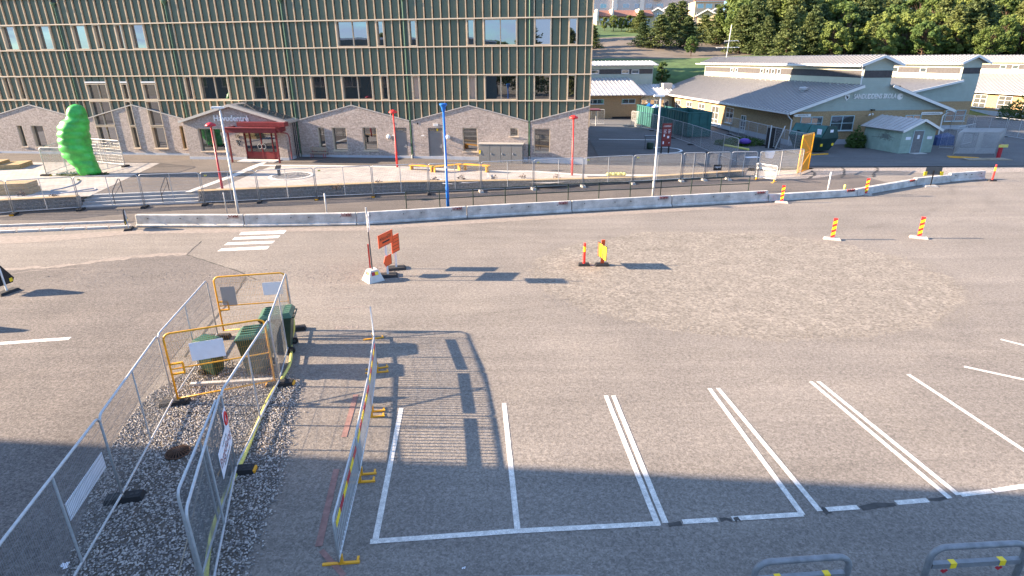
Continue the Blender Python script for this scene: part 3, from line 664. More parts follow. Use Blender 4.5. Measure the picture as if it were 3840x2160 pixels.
# red canopy
cn = MB(); cn.box(-28.55, -24.32, EY-1.5, EY-.02, 3.03, 3.10); cn.box(-28.56, -24.31, EY-1.56, EY-1.5, 2.98, 3.36); cn.box(-28.62, -28.56, EY-1.5, EY-.02, 2.98, 3.36); cn.box(-24.31, -24.25, EY-1.5, EY-.02, 2.98, 3.36); cn = cn.build('canopy', 'dark_red', B)
q = MB(); q.box(-27.95, -23.95, EY-.75, EY-.03, 3.37, 3.70); q.build('canopy_box', 'dark_red', cn)
q = MB(); q.tube([(-28.65,EY-1.62,3.36),(-24.22,EY-1.62,3.36)], .06, 8); q.build('gutter', 'dark_red', cn)
for s in (28.45, 24.42):
    q = MB(); q.box(-s-.055, -s+.055, EY-1.45, EY-1.34, .5, 3.0); q.build('canopy_post', 'dark_red', B)
q = MB(); q.tube([(-24.2,EY-1.6,3.3),(-24.05,EY-1.4,3.05),(-24.0,EY-.3,2.8),(-24.0,EY-.12,2.5),(-24.0,EY-.12,.75)], .045, 8); q.build('rain_pipe', 'dark_red', B)
q = MB(); q.box(-28.2, -25.0, EY-1.2, EY-.04, .5, .69); q.build('door_step', 'concrete_pale', B)
for dx in (.32, .62):
    q = MB(); q.tube([(-24.22+dx*.0+.1,-.45-dx,.7),(-24.22+.1,-.45-dx,3.5)], .045, 8); q.build('rain_pipe', 'black', B)
text('lettering', 'Huvudentré', .64, 'white_paint', B, (-28.78, EY-.05, 3.92), (R(90),0,0), .03, sx=.98, bold=.014)
text('house_number', '10', .42, 'black', B, (-28.52, EY-.03, 2.50), (R(90),0,0), .01)
for j, (a, z) in enumerate(((28.62,2.12),(28.40,2.12),(28.52,1.88))):
    q = MB(); q.box(-a-.09, -a+.09, EY-.025, EY-.004, z-.09, z+.09); q.build('pictogram', 'black' , B)
    q = MB(); q.tube([(-a,EY-.03,z-.05),(-a,EY-.03,z+.02)], .02, 6); q.build('pictogram_figure', 'white_paint', B)
# utility cupboards built against the wall
C1 = thing('utility_cupboard', 'low grey beige utility cupboard against the brick wall', 'cupboard', B.matrix_basis @ Vector((-8.70, -.95, .40)), R(-7))
q = MB(); q.box(0, 3.55, 0, .76, -.2, 1.50); q.build('body', 'cabinet', C1)
q = MB(); q.box(-.06, 3.61, -.06, .77, 1.505, 1.57); q.build('top', 'coping', C1)
for k in range(4): q = MB(); q.box(.04+.88*k, .04+.88*k+.84, -.025, -.003, .05, 1.45); d = q.build('door', 'cabinet', C1); q = MB(); q.box(.10+.88*k, .13+.88*k, -.05, -.026, .7, .85); q.build('handle', 'white_trim', d)
q = MB(); q.box(.02, .16, -.04, -.027, .75, 1.05); q.build('warning_label', 'reflex_yellow', C1)
# bench against the wall
BN = thing('bench', 'brown slatted bench with red frame against the brick wall', 'bench', B.matrix_basis @ Vector((-23.3, -.75, .60)), R(-7))
for k in range(4): q = MB(); q.box(.1, 1.6, -.1+.11*k, -.01+.11*k, .42, .46); q.build('seat_slat', 'timber_old', BN)
for k in range(3): q = MB(); q.box(.1, 1.6, .34, .38, .55+.12*k, .64+.12*k); q.build('back_slat', 'timber_old', BN)
for x in (.3, 1.4): q = MB(); q.tube([(x,-.08,0),(x,-.08,.4),(x,.32,.42),(x,.42,.92)], .022, 6); q.tube([(x,.3,0),(x,.3,.42)], .022, 6); q.build('frame', 'red_paint', BN)
# ------------------------------------------------------------------ gabion wall with timber seat, and the steps
rng_ = random.Random(3)
def rock(o, c, s, rnd, mi=0):
    base = len(o.v); g = rnd.uniform(0, 6.28); ca, sa = math.cos(g), math.sin(g)
    for x, y, z in ((1,0,0),(0,1,0),(-1,0,0),(0,-1,0),(0,0,1),(0,0,-1)):
        k = rnd.uniform(.7, 1.15); x, y, z = x*k, y*k*.85, z*k*.7
        o.v.append((c[0]+s*(x*ca-y*sa), c[1]+s*(x*sa+y*ca), c[2]+s*z))
    for a, b_, c_ in ((0,1,4),(1,2,4),(2,3,4),(3,0,4),(1,0,5),(2,1,5),(3,2,5),(0,3,5)): o.f.append([base+a, base+b_, base+c_]); o.m.append(mi)
def gabion(name, pts, top, label):
    G_ = thing(name, label, 'gabion wall', (pts[0][0], pts[0][1], 0)); ox, oy = pts[0]
    st = MB(); core = MB(); wire = MB(); wood = []
    for (x0, y0), (x1, y1) in zip(pts, pts[1:]):
        a, b_ = Vector((x0-ox, y0-oy, 0)), Vector((x1-ox, y1-oy, 0)); t = (b_-a).normalized(); nrm = Vector((t.y, -t.x, 0)); L_ = (b_-a).length
        za, zb_ = top(x0), top(x1)
        core.hexa([a-nrm*.06+Vector((0,0,-.05)), b_-nrm*.06+Vector((0,0,-.05)), b_-nrm*.45+Vector((0,0,-.05)), a-nrm*.45+Vector((0,0,-.05)), a-nrm*.06+Vector((0,0,za-.06)), b_-nrm*.06+Vector((0,0,zb_-.06)), b_-nrm*.45+Vector((0,0,zb_-.06)), a-nrm*.45+Vector((0,0,za-.06))])
        for i in range(int(L_/.075)):
            u = (i+.5)/int(L_/.075); h = za+(zb_-za)*u-.07; p = a.lerp(b_, u)
            for j in range(max(1, int(h/.075))): rock(st, p-nrm*rng_.uniform(.01,.05)+t*rng_.uniform(-.03,.03)+Vector((0,0,.04+j*.075+rng_.uniform(-.015,.015))), rng_.uniform(.042,.062), rng_)
        n = max(1, round(L_/.1))
        for i in range(n+1):
            p = a.lerp(b_, i/n)+nrm*.035; h = za+(zb_-za)*i/n-.05; wire.bar(p, p+Vector((0,0,h)), .005, .005)
        for j in range(6):
            wire.bar(a+nrm*.035+Vector((0,0,.05+.1*j)), b_+nrm*.035+Vector((0,0,.05+.1*j)), .005, .005) if .05+.1*j < min(za, zb_)-.05 else None
        n = max(1, round(L_/3.0))                     # timber boards along the top
        for i in range(n):
            p, q = a.lerp(b_, i/n)+t*.01, a.lerp(b_, (i+1)/n)-t*.01; z0, z1 = za+(zb_-za)*i/n, za+(zb_-za)*(i+1)/n
            for w0, w1 in ((.06,-.16),(-.18,-.40)):
                o = MB(); P = [p+nrm*w0, q+nrm*w0, q+nrm*w1, p+nrm*w1]; Z = (z0, z1, z1, z0)
                o.hexa([v+Vector((0,0,z-.045)) for v, z in zip(P, Z)]+[v+Vector((0,0,z)) for v, z in zip(P, Z)]); wood.append(o)
    kind(st.build('stones', 'stone', G_), 'stuff'); core.build('stone_core', 'stone', G_); wire.build('wire_cage', 'wire', G_)
    for o in wood: o.build('seat_board', 'timber', G_)
    return G_
gt = lambda x: max(.40, zp(x)+.16)
gabion('gabion_wall', [(-45,30.3),(-30,33.8),(-26.0,34.75)], gt, 'stone filled gabion wall with timber top left of the steps')
gabion('gabion_wall', [(-19.4,36.02),(-7.4,38.6),(1.5,40.0),(9,41.6),(17.4,43.85)], gt, 'long gabion wall with timber top from the steps to the right')
ST = thing('steps', 'low grey concrete steps between two gabion walls', 'steps', (-26.0, 34.80, 0), math.atan2(1.2, 6.6))
for k in range(4):
    q = MB(); q.box(.02, 6.62, .33*k, 1.75, .155*k-.02 if k else -.05, .155*(k+1)-.002*k); s_ = q.build('step', 'step_stone', ST)
    q = MB(); q.box(.3+.25*k, 6.55, .33*k+.01, .33*k+.07, .155*(k+1)-.002*k, .155*(k+1)+.003); q.build('nosing', 'concrete_pale', ST)
for k, (x, lbl) in enumerate(((1.9,'black handrail on the left part of the concrete steps'),(4.6,'black handrail on the right part of the concrete steps'))):
    h = thing('handrail', lbl, 'handrail', ST.matrix_basis @ Vector((x, 0, 0)), ST.rotation_euler.z)
    q = MB(); q.tube([(0,.1,.15),(0,.1,.85),(0,.2,.98),(0,1.25,1.5),(0,1.4,1.45),(0,1.45,1.3),(0,1.45,.6)], .025, 6); q.build('rail', 'black', h)
    q = MB(); q.tube([(0,.1,.6),(0,1.45,1.12)], .016, 6); q.build('lower_rail', 'black', h)

# ------------------------------------------------------------------ concrete barriers
bp = [px(x, y) for x, y in [(510,853),(917,853),(1340,846),(1754,820),(2147,798),(2522,777),(2884,757),(3217,736),(3437,697),(3567,684),(3698,674)]]
bh = [.66,.66,.66,.66,.66,.66,.42,.44,.50,.62]
BL = ['clean pale concrete barrier at the left end of the row','concrete barrier behind the leaning grey sign pole, second from the left','stained concrete barrier right of the leaning grey sign pole','concrete barrier in front of the blue pole railing, fourth from the left','concrete barrier in front of the tall white lamp post','concrete barrier left of the first striped marker post','low concrete barrier between the two striped marker posts','low concrete barrier running away from the second striped marker post','short concrete barrier behind the grey warning sign','last concrete barrier at the right end of the row']
for k, (a, b_) in enumerate(zip(bp, bp[1:])):
    a, b_ = Vector((*a, 0)), Vector((*b_, 0)); t = b_-a; L_ = t.length-.05; h = bh[k]
    T = thing('concrete_barrier', BL[k], 'barrier', a, math.atan2(t.y, t.x), 'concrete barriers along the street')
    c = .05; sec = [(0,.03),(.0,.10),(.09,.17),(.13,h-c),(.15,h-.01),(.17,h),(.31,h),(.33,h-.01),(.35,h-c),(.39,.17),(.48,.10),(.48,.03)] if h > .6 else [(0,.02),(.03,.12),(.07,h-.05),(.10,h),(.34,h),(.37,h-.05),(.41,.12),(.44,.02)]
    o = MB(); n = len(sec)
    for x in (.0, .04, L_-.04, L_):
        e = .012 if x in (.0, L_) else 0
        for y, z in sec: o.v.append((x, y+(e if y < .24 else -e), z-(e if z > h-.06 else 0)))
    for i in range(3):
        for j in range(n): o.f.append([i*n+j, i*n+(j+1)%n, (i+1)*n+(j+1)%n, (i+1)*n+j]); o.m.append(0)
    o.f.append(list(range(n))); o.f.append(list(range(3*n, 4*n))[::-1]); o.m += [0, 0]
    for i in range(len(o.f)): o.f[i] = o.f[i][::-1]
    o.build('body', 'concrete', T)
    for x in (.12, .42, .58, .86):                     # lifting sockets
        q = MB(); q.tube([(L_*x,.118,h*.72),(L_*x,.05,h*.72)], .022, 8); q.build('socket', 'black', T)
    if k in (0,1,2,3,4,5,6,7):                         # maker's stencil: three blocks of letters over a line, unreadable
        q = MB(); x0 = L_-.75
        for j, w in enumerate((.03,.05,.03,.09,.04,.05,.03)): q.box(x0+[0,.06,.16,.22,.34,.40,.48][j], x0+[0,.06,.16,.22,.34,.40,.48][j]+w, .085 if h > .6 else .03, .10, h*.80, h*.80+.14 if j % 2 == 0 else h*.80+.09)
        q.box(x0-.02, x0+.55, .085 if h > .6 else .03, .10, h*.74, h*.755); q.build('stencil', 'dark_red', T)

# ------------------------------------------------------------------ lamp posts, poles
def post(name, label, base, top, r, mt, cat, head=None, group=None):
    T = thing(name, label, cat, base, 0, group); h = top-base.z
    q = MB(); q.tube([(0,0,0),(0,0,1.2),(0,0,1.25),(0,0,h)], [r*1.25,r*1.25,r,r*.85], 12); q.build('pole', mt, T, True)
    if head == 'red':
        q = MB(); q.lathe([(.08,-.08),(.10,-.05),(.30,-.02),(.33,.02),(.27,.09),(.15,.17),(.04,.20)], 20, (0,0,h+.06)); q.build('lamp_head', mt, T, True)
        q = MB(); q.lathe([(.09,-.02),(.26,.0)], 16, (0,0,h+.02)); q.build('diffuser', 'white_plastic', T)
        q = MB(); q.lathe([(.085,1.1),(.10,1.13),(.085,1.16)], 12); q.build('collar', mt, T)
    if head == 'blue':
        q = MB(); q.lathe([(r,-.4),(.15,-.12),(.22,-.02),(.22,.05),(.18,.07)], 16, (0,0,h)); q.build('lamp_head', mt, T)
        q = MB(); q.lathe([(r*1.3,2.3),(r*1.35,2.36),(r*1.2,2.42)], 12); q.build('collar', 'white_trim', T)
    if head == 'white':
        q = MB(); q.bar((-.42,0,h+.02),(.22,0,h+.02),.2,.08); q.bar((-.40,0,h+.07),(.10,0,h+.07),.16,.03); q.build('lamp_head', 'white_paint', T)
    return T
for nm, lb, bx, by, bz, tx, ty, r, mt, hd in [
    ('street_lamp','tall white street lamp before the fence row on the right',2448,735,0,2479,361,.060,'pole_white','white'),
    ('street_lamp','tall white street lamp left of the main entrance',895,805,0,822,405,.056,'pole_white','white'),
    ('street_lamp','red lamp post beside the steps, left of the entrance',835,712,.62,785,475,.06,'red_paint','red'),
    ('street_lamp','red lamp post in front of the grey doors',1490,628,.60,1470,425,.06,'red_bright','red'),
    ('street_lamp','red lamp post at the right end of the brick front',2145,658,.33,2151,446,.06,'red_bright','red'),
    ('street_lamp','bright blue lamp post behind the concrete barriers',1680,775,0,1661,392,.075,'blue_paint','blue')]:
    p = at(bx, by, bz); post(nm, lb, p, height(p, tx, ty), r, mt, 'lamp post', hd)
for lb, bx, by, tx, ty, r, mt in [('short white marker post left of the blue lamp post',1225,799,1218,725,.04,'white_trim'),('thin white post at the far end of the new path',3103,720,3113,645,.045,'white_paint'),('short pale yellow post beside the low barrier',3165,718,3165,692,.07,'yellow_pale'),('thin grey post beside the left white lamp',853,808,836,722,.03,'galv')]:
    p = at(bx, by); T = thing('marker_post', lb, 'post', p); h = height(p, tx, ty); q = MB(); q.tube([(0,0,0),(0,0,h-.03),(0,0,h)], [r,r,r*.6], 10); q.build('shaft', mt, T, True)
    q = MB(); q.lathe([(r*1.5,0),(r*1.5,.04),(r*1.05,.05)], 10); q.build('foot', 'galv', T)

# dark green pipe railing along the path
RL = thing('railing', 'dark green two rail pipe railing along the path', 'railing', at(1525,783))
rp_ = [at(x, y)-RL.location for x, y in [(1525,783),(1650,777),(1775,770),(1895,764),(2012,757),(2130,751),(2245,745),(2362,740),(2476,734),(2590,727),(2700,722),(2805,718)]]
for p in rp_: q = MB(); q.tube([(p.x,p.y,0),(p.x,p.y,1.0)], .03, 8); q.build('post', 'green_black', RL)
for h in (.52, 1.0): q = MB(); q.tube([(p.x, p.y, h) for p in rp_], .028, 8); q.build('rail', 'green_black', RL)

# ------------------------------------------------------------------ fencing
FW_, FH_ = 3.45, 2.0
def fence_meshes(w=FW_, h=FH_, mt='galv', mid=True, wire='wire', vs_=.045, zb=.2, r=.025, wr=.0028):
    f = MB(); f.tube(rrect(w, h, .14, 4, .04), r, 8); f.tube([(.0,0,zb),(w,0,zb)], r*.9, 8, caps=False)
    fm = f.mesh('frame', mt, True); g = MB()
    if mid: g.tube([(w/2,0,zb),(w/2,0,h)], r*.85, 8, caps=False)
    gm = g.mesh('mid_post', mt, True) if mid else None
    m_ = MB(); n = int(w/vs_)
    for i in range(1, n):
        x = w*i/n; top = h-.02 - (.12*(1-math.sqrt(max(0, 1-((.14-min(x, w-x))/.14)**2))) if min(x, w-x) < .14 else 0); m_.tube([(x,0,zb),(x,0,top)], wr, 3, caps=False)
    for j in range(1, 8): z = zb+(h-zb)*j/8; m_.tube([(.02,.003,z),(w-.02,.003,z)], .0027, 3, caps=False)
    return fm, gm, m_.mesh('wire_mesh', wire)
FM = fence_meshes(wire='galv', wr=.0034); FN = fence_meshes()
def foot_mesh(mt, ends=None):
    o = MB(); o.hexa([(-.36,-.13,0),(.36,-.13,0),(.36,.13,0),(-.36,.13,0),(-.32,-.11,.13),(.32,-.11,.13),(.32,.11,.13),(-.32,.11,.13)])
    for x in (-.24,-.14,.14,.24): o.tube([(x,0,.125),(x,0,.136)], .035, 8, mi=1)
    if ends: o.box(-.375,-.30,-.10,.10,.02,.09,2); o.box(.30,.375,-.10,.10,.02,.09,2)
    return o.mesh('foot_block', [mt, 'black', ends or mt])
FOOT = {'rubber': foot_mesh('rubber'), 'rubber_y': foot_mesh('rubber','yellow'), 'conc': foot_mesh('concrete_foot')}
def panel(p, q, label, group=None, meshes=FM, w=FW_, foot='rubber', ftrot=90, endfoot=False, plate=None):
    p, q = Vector(p), Vector(q); t = q-p; T = thing('fence_panel', label, 'fence', p, math.atan2(t.y, t.x), group)
    k = Vector((t.x, t.y)).length/w; pitch = math.atan2(t.z, Vector((t.x, t.y)).length)
    for nm, me in zip(('frame','mid_post','wire_mesh'), meshes):
        if me: ob = link(nm, me, T); ob.scale = (k,1,1); ob.rotation_euler = (0,-pitch,0)
    if foot: link('foot_block', FOOT[foot], T, (-.05,0,0), R(ftrot))
    if endfoot: link('foot_block', FOOT[foot], T, (k*w+.05,0,0), R(ftrot))
    if plate:
        x, z, pw, ph, mt = plate; o = MB(); o.box(x, x+pw, -.028, -.02, z, z+ph); o.build('sign_plate', mt, T)
    return T
row = [(-125,825),(55,806),(305,789),(545,779),(770,770),(975,760),(1190,748),(1402,738),(1610,730),(1805,721),(2000,711),(2185,701),(2370,690),(2550,680)]
for k, (a, b_) in enumerate(zip(row, row[1:])):
    A_, B_ = at(*a), at(*b_); t = (B_-A_).normalized()*.04
    panel(A_+t, B_-t, ORD[k]+' mesh fence panel from the left, in the row along the gabion wall', 'fence row along the gabion wall', foot=('rubber_y' if k in (1,6,7) else 'rubber' if k < 9 else 'conc'), plate=(FW_*.06,1.78,.16,.09,'yellow_pale') if k % 2 == 0 or k > 9 else None)
WIN_F = fence_meshes(1.75, wire='galv', wr=.0034)
for k, (a, b_) in enumerate([((2555,680),(2636,677)),((2642,677),(2728,675)),((2733,675),(2828,674))]):
    T = panel(at(*a), at(*b_), ['narrow fence panel','narrow fence panel with a black sign','narrow fence panel beside the white crowd barrier'][k]+' at the right end of the row', 'fence row along the gabion wall', WIN_F, 1.75, 'conc')
    if k == 1:
        o = MB(); o.box(.55,1.15,-.035,-.025,.72,1.12); s_ = o.build('sign_board', 'black', T); text('sign_text', 'rapid', .22, 'white_plastic', s_, (.85,-.038,.96), (R(90),0,0), .001)
panel(at(2838,674), at(3000,661), 'mesh fence panel right of the white crowd barrier', 'fence row along the gabion wall', foot=None)
# fence round the green sculpture
g0, g1, g2, g3 = [at(x, y, .62) for x, y in [(176,660),(340,660),(470,626),(310,610)]]
panel(g0, g1, 'front fence panel round the green sculpture', 'fence round the green sculpture', foot='rubber_y', ftrot=0)
panel(g1, g2, 'right fence panel round the green sculpture', 'fence round the green sculpture', endfoot=True, foot='rubber', ftrot=0)
panel(g2, g3, 'back fence panel round the green sculpture', 'fence round the green sculpture', foot=None)
panel(g3, g0, 'left fence panel round the green sculpture', 'fence round the green sculpture', foot=None)
# fences in the schoolyard
yard = [(2367,478),(2400,488),(2530,520),(2610,548),(2690,582),(2800,628)]
yd = [at(x, y, .02) for x, y in [(2366,476),(2446,492),(2522,520),(2592,545),(2660,575),(2760,612)]]
for k, (a, b_) in enumerate(zip(yd, yd[1:])): panel(a, b_, ORD[k]+' fence panel in the line in front of the green containers, from the far end', 'fence before the containers', w=FW_)
yd2 = [at(x, y, .02) for x, y in [(2735,508),(2800,528),(2868,548),(2932,568)]]
for k, (a, b_) in enumerate(zip(yd2, yd2[1:])): panel(a, b_, ORD[k]+' fence panel along the shaded wall of the old school, from the left', 'fence along the old school wall')
panel(at(2932,568), at(3020,590), 'fence panel in front of the lidded green skip', None)
panel(at(2215,468,.1), at(2265,470,.1), 'fence panel standing beside the low yellow brick wing', None)
for k, (a, b_) in enumerate([((3560,490),(3640,502)),((3645,503),(3760,515)),((3765,516),(3860,530))]): panel(at(*a), at(*b_), ORD[k]+' fence panel before the farthest school wing, from the left', 'fence before the farthest wing')
# stack of fence panels standing upright on timber
for k in range(6):
    a, b_ = at(3572+4*k, 589-3.5*k), at(3728+4*k, 590-3.5*k); panel(a+Vector((0,0,.15)), b_+Vector((0,0,.15)), 'fence panel standing upright in the dense stack beside the shed', 'stacked fence panels beside the shed', foot=None)
for k, (x, y, l_) in enumerate([(3560,592,2.2),(3625,602,1.9),(3702,602,1.9)]):
    T = thing('timber_skid' if k == 0 else 'pallet', ['yellow timber skid under the stacked fence panels','wooden pallet in front of the stacked fence panels','wooden pallet beside the red marker post'][k], 'timber' if k == 0 else 'pallet', at(x, y), R(-25) if k == 0 else 0)
    for j in range(3): q = MB(); q.box(-.1, l_, -.3+.4*j, -.18+.4*j, 0, .1); q.build('bearer', 'yellow' if k == 0 else 'timber_old', T)
    for j in range(7): q = MB(); q.box(-.1+l_*j/7, -.1+l_*j/7+.2, -.32, .64, .102, .125); q.build('board', 'yellow' if k == 0 else 'timber_old', T) if k else None
# foreground fences round the gravel bed
a0, a1, a2, a3 = Vector((-7.05,6.0,0)), at(467,1882), at(656,1521), at(820,1272)
b0, b1, b2, b3 = Vector((-4.87,6.95,0)), at(892,1778), at(1051,1449), at(1105,1240)
T = panel(a1, a1+(a0-a1).normalized()*3.5, 'near mesh fence panel at the left edge of the gravel bed with a white plate', 'fences round the gravel bed', FN, foot='rubber', plate=None)
o = MB(); o.box(.2,1.63,-.03,-.022,1.0,1.35); o.build('sign_plate', 'white_plastic', T)
panel(a2, a1, 'middle mesh fence panel at the left edge of the gravel bed', 'fences round the gravel bed', FN)
panel(a3, a2, 'far mesh fence panel at the left edge of the gravel bed', 'fences round the gravel bed', FN)
Tn = panel(b1, b1+(b0-b1).normalized()*3.5, 'near mesh fence panel with a white company banner on the gravel bed', 'fences round the gravel bed', FN, foot='rubber_y', ftrot=80)
panel(b2, b1, 'middle mesh fence panel at the right edge of the gravel bed', 'fences round the gravel bed', FN, foot='rubber_y')
panel(b3, b2, 'far mesh fence panel beside the green bins', 'fences round the gravel bed', FN, foot='rubber')
panel(Vector((-5.20,7.32,0)), Vector((-5.86,10.05,0)), 'second mesh fence panel tied on beside the banner panel at the bottom edge', 'fences round the gravel bed', FN, foot=None)
o = MB(); o.box(.02,1.26,.028,.034,.84,1.40); bn = o.build('banner', 'white_plastic', Tn)
text('banner_text', 'Byggdialog', .28, 'dark_red', bn, (.66,.036,1.13), (R(90),0,R(180)), .001)
scribble('banner_text', .3, .95, .92, .96, .036, 'steel_dark', bn, 6); scribble('banner_text', .4, .85, 1.28, 1.31, .036, 'steel_dark', bn, 7)
o = MB(); o.tube([(.20+.11*math.cos(g), .04, 1.52+.13*math.sin(g)) for g in [2*math.pi*k/20 for k in range(20)]], .02, 6, True); o.build('prohibition_ring', 'red_bright', Tn)
o = MB(); o.box(.04,.36,.026,.030,1.37,1.72); o.build('notice', 'white_plastic', Tn)
for k in range(9):
    o = MB(); o.box(.14,.28,.031,.033,1.50+.008*k,1.504+.008*k); o.build('notice_line', 'steel_dark', Tn)
# yellow gates closing the bed
def gate(p, q, label, plates, h=1.95, rails=(.98,)):
    p, q = Vector(p), Vector(q); t = q-p; w = t.length; T = thing('yellow_gate', label, 'gate', p, math.atan2(t.y, t.x), 'yellow tube gates of the bin enclosure')
    f = MB(); f.tube(rrect(w, h, .16, 5, .12), .026, 8); f.tube([(0,0,.14),(w,0,.14)], .022, 8)
    f.build('frame', 'yellow', T, True)
    for z in rails: f = MB(); f.tube([(0,0,z*h/1.95),(w,0,z*h/1.95)], .02, 8); f.build('rail', 'yellow', T)
    m_ = MB(); n = int(w/.05)
    for i in range(1, n): m_.tube([(w*i/n,0,.14),(w*i/n,0,h-.02-(.1 if i in (1,n-1) else 0))], .0019, 3, caps=False)
    for j in range(1, 8): m_.tube([(0,0,.14+(h-.14)*j/8),(w,0,.14+(h-.14)*j/8)], .0022, 3, caps=False)
    m_.build('wire_mesh', 'yellow_mesh', T)
    for x, z, pw, ph, mt in plates: o = MB(); o.box(x*w, x*w+pw, -.03, -.024, z, z+ph); o.build('sign_plate', mt, T)
    o = MB(); o.box(.03,.30,-.03,.03,.82,.86); o.box(.03,.30,-.03,.03,1.10,1.14); o.box(.27,.31,-.03,.03,.86,1.10); o.build('latch', 'yellow', T)
    return T
gate(a2+Vector((.10,.03,.05)), b2+Vector((-.12,.0,.05)), 'near yellow tube gate across the gravel bed with one white plate', [(.22,1.12,.78,.50,'white_plastic')])
gate(a3+Vector((.08,.25,.05)), b3+Vector((-.05,.05,.05)), 'far yellow tube gate behind the bins with a white and a grey plate', [(.66,1.25,.60,.42,'white_plastic'),(.07,1.0,.42,.62,'grey_plastic')])
# orange meshed yellow gate standing open at the site entrance
p, q = at(2988,657), at(3040,638); T = thing('yellow_gate', 'tall yellow gate with orange mesh standing open on the path', 'gate', p, math.atan2((q-p).y, (q-p).x)); w = 2.3; h = 2.9
f = MB(); f.tube(rrect(w, h, .12, 4, .1), .05, 8); f.tube([(0,0,.15),(w,0,.15)], .045, 8); f.build('frame', 'yellow', T, True)
f = MB(); f.tube([(0,0,1.5),(w,0,1.5)], .04, 6); f.tube([(0,0,.15),(w,0,1.5)], .035, 6); f.tube([(0,0,2.85),(w,0,1.5)], .035, 6); f.build('brace', 'yellow', T)
f = MB(); n = 46
for i in range(1, n): f.tube([(w*i/n,.03,.15),(w*i/n,.03,h-.08)], .013, 4, caps=False)
f.build('wire_mesh', 'yellow_mesh', T)
# galvanised crowd barriers along the parking bays
def crowd_meshes(w=2.22, h=1.08):
    f = MB(); f.tube(rrect(w, h, .10, 4, .18), .02, 8); f.tube([(0,0,.2),(w,0,.2)], .02, 8); a = f.mesh('frame', 'galv', True)
    m_ = MB()
    for i in range(1, 21): m_.tube([(w*i/21,0,.2),(w*i/21,0,h-.01)], .012, 6, caps=False)
    b_ = m_.mesh('uprights', 'galv', True)
    o = MB()
    for j in range(6): x0 = .12+(w-.24)*j/6; o.box(x0, x0+(w-.24)/6, -.018, -.010, .80, .92, j % 2)
    c = o.mesh('reflex_band', ['reflex_yellow','red_paint'])
    o = MB(); o.box(-.025,.025,-.32,.32,.0,.03); o.box(-.03,.03,-.04,.04,.03,.2); o.box(.03,.13,-.3,-.26,.0,.028); d = o.mesh('foot', 'yellow')
    return a, b_, c, d
CM = crowd_meshes()
def crowd(p, q, label, group=None, mts=CM):
    p, q = Vector(p), Vector(q); t = q-p; k = t.length/2.22; T = thing('crowd_barrier', label, 'barrier', p, math.atan2(t.y, t.x), group)
    for nm, me in [z for z in zip(('frame','uprights','reflex_band'), mts) if z[1]]: ob = link(nm, me, T); ob.scale = (k,1,1)
    link('foot', mts[3], T, (.12,0,0)); link('foot', mts[3], T, (t.length-.12,0,0)); return T
kv = [px(x, y) for x, y in [(1275,2135),(1352,1795),(1395,1555),(1415,1390),(1400,1265)]]
for k, (a, b_) in enumerate(zip(kv, kv[1:])): crowd((*a,0), (*b_,0), ORD[k]+' crowd barrier from the near end, beside the parking bays', 'crowd barriers beside the parking bays')
f = MB(); f.tube(rrect(2.22,1.15,.10,4,.18), .026, 8); f.tube([(0,0,.22),(2.22,0,.22)], .024, 8); f.box(.1,2.12,-.02,.02,.78,.90); wm = f.mesh('frame', 'white_paint', True)
f = MB(); [f.tube([(2.22*i/19,0,.2),(2.22*i/19,0,1.14)], .011, 5, caps=False) for i in range(1, 19)]; um = f.mesh('uprights', 'white_paint')
crowd(at(2830,672), at(2900,684)+Vector((.1,-.1,0)), 'white painted crowd barrier at the end of the fence row', None, (wm, um, None, CM[3]))
# ------------------------------------------------------------------ traffic signs and marker posts
def rubber_base(T, w=.9, d=.35, parent_mat='rubber', rz=0):
    o = MB(); o.hexa([(-w/2,-d/2,0),(w/2,-d/2,0),(w/2,d/2,0),(-w/2,d/2,0),(-w*.42,-d*.36,.1),(w*.42,-d*.36,.1),(w*.42,d*.36,.1),(-w*.42,d*.36,.1)]); b_ = o.build('base', parent_mat, T); b_.rotation_euler = (0,0,rz); return b_
def striped(p, label, h=1.06, w=.17, rz=0, base=True, lean=0):
    rz = rz or R(-24); T = thing('marker_post', label, 'marker post', p, rz, 'red and yellow marker posts'); rubber_base(T, .78, .30, 'concrete_foot')
    o = MB(); n = 7
    for k in range(n):                                   # slanted blocks of reflective sheeting on a flat plastic post
        z0, z1 = .1+(h-.1)*k/n, .1+(h-.1)*(k+1)/n; s = .05
        for y, f in ((-.026,1),(.026,-1)):
            o.face([(-w/2,y,max(.1,z0-s)),(w/2,y,min(h,z0+s)),(w/2,y,min(h,z1+s)),(-w/2,y,max(.1,z1-s) if k < n-1 else h)][::f], k % 2)
    o.face([(-w/2,-.026,.1),(-w/2,-.026,h),(-w/2,.026,h),(-w/2,.026,.1)][::-1]); o.face([(w/2,-.026,.1),(w/2,-.026,h),(w/2,.026,h),(w/2,.026,.1)]); o.face([(-w/2,-.026,h),(w/2,-.026,h),(w/2,.026,h),(-w/2,.026,h)])
    o.build('blade', ['red_bright','reflex_yellow'], T); return T
def red_post(p, label, h=1.0, lean=0):
    T = thing('marker_post', label, 'marker post', p, 0, 'red and yellow marker posts'); rubber_base(T, .52, .30)
    o = MB(); o.tube([(0,0,.08),(0,0,h-.12),(0,0,h-.10),(0,0,h)], [.055,.055,.06,.045], 12); o.tube([(0,0,h*.62),(0,0,h*.84)], .058, 12, mi=1); ob = o.build('tube', ['red_bright','reflex_yellow'], T)
    return T
striped(at(3120,898), 'striped marker post on the gravel patch, nearer the middle'); striped(at(3445,893), 'striped marker post at the right edge of the gravel patch')
striped(at(2930,760), 'striped marker post in front of the first low barrier'); striped(at(3245,731), 'striped marker post at the joint of the low barriers')
red_post(at(2190,995), 'plain red marker post with one yellow band beside the orange arrow board')
red_post(at(3700,680)+Vector((.45,.1,0)), 'red and yellow post at the right end of the barriers', 1.15)
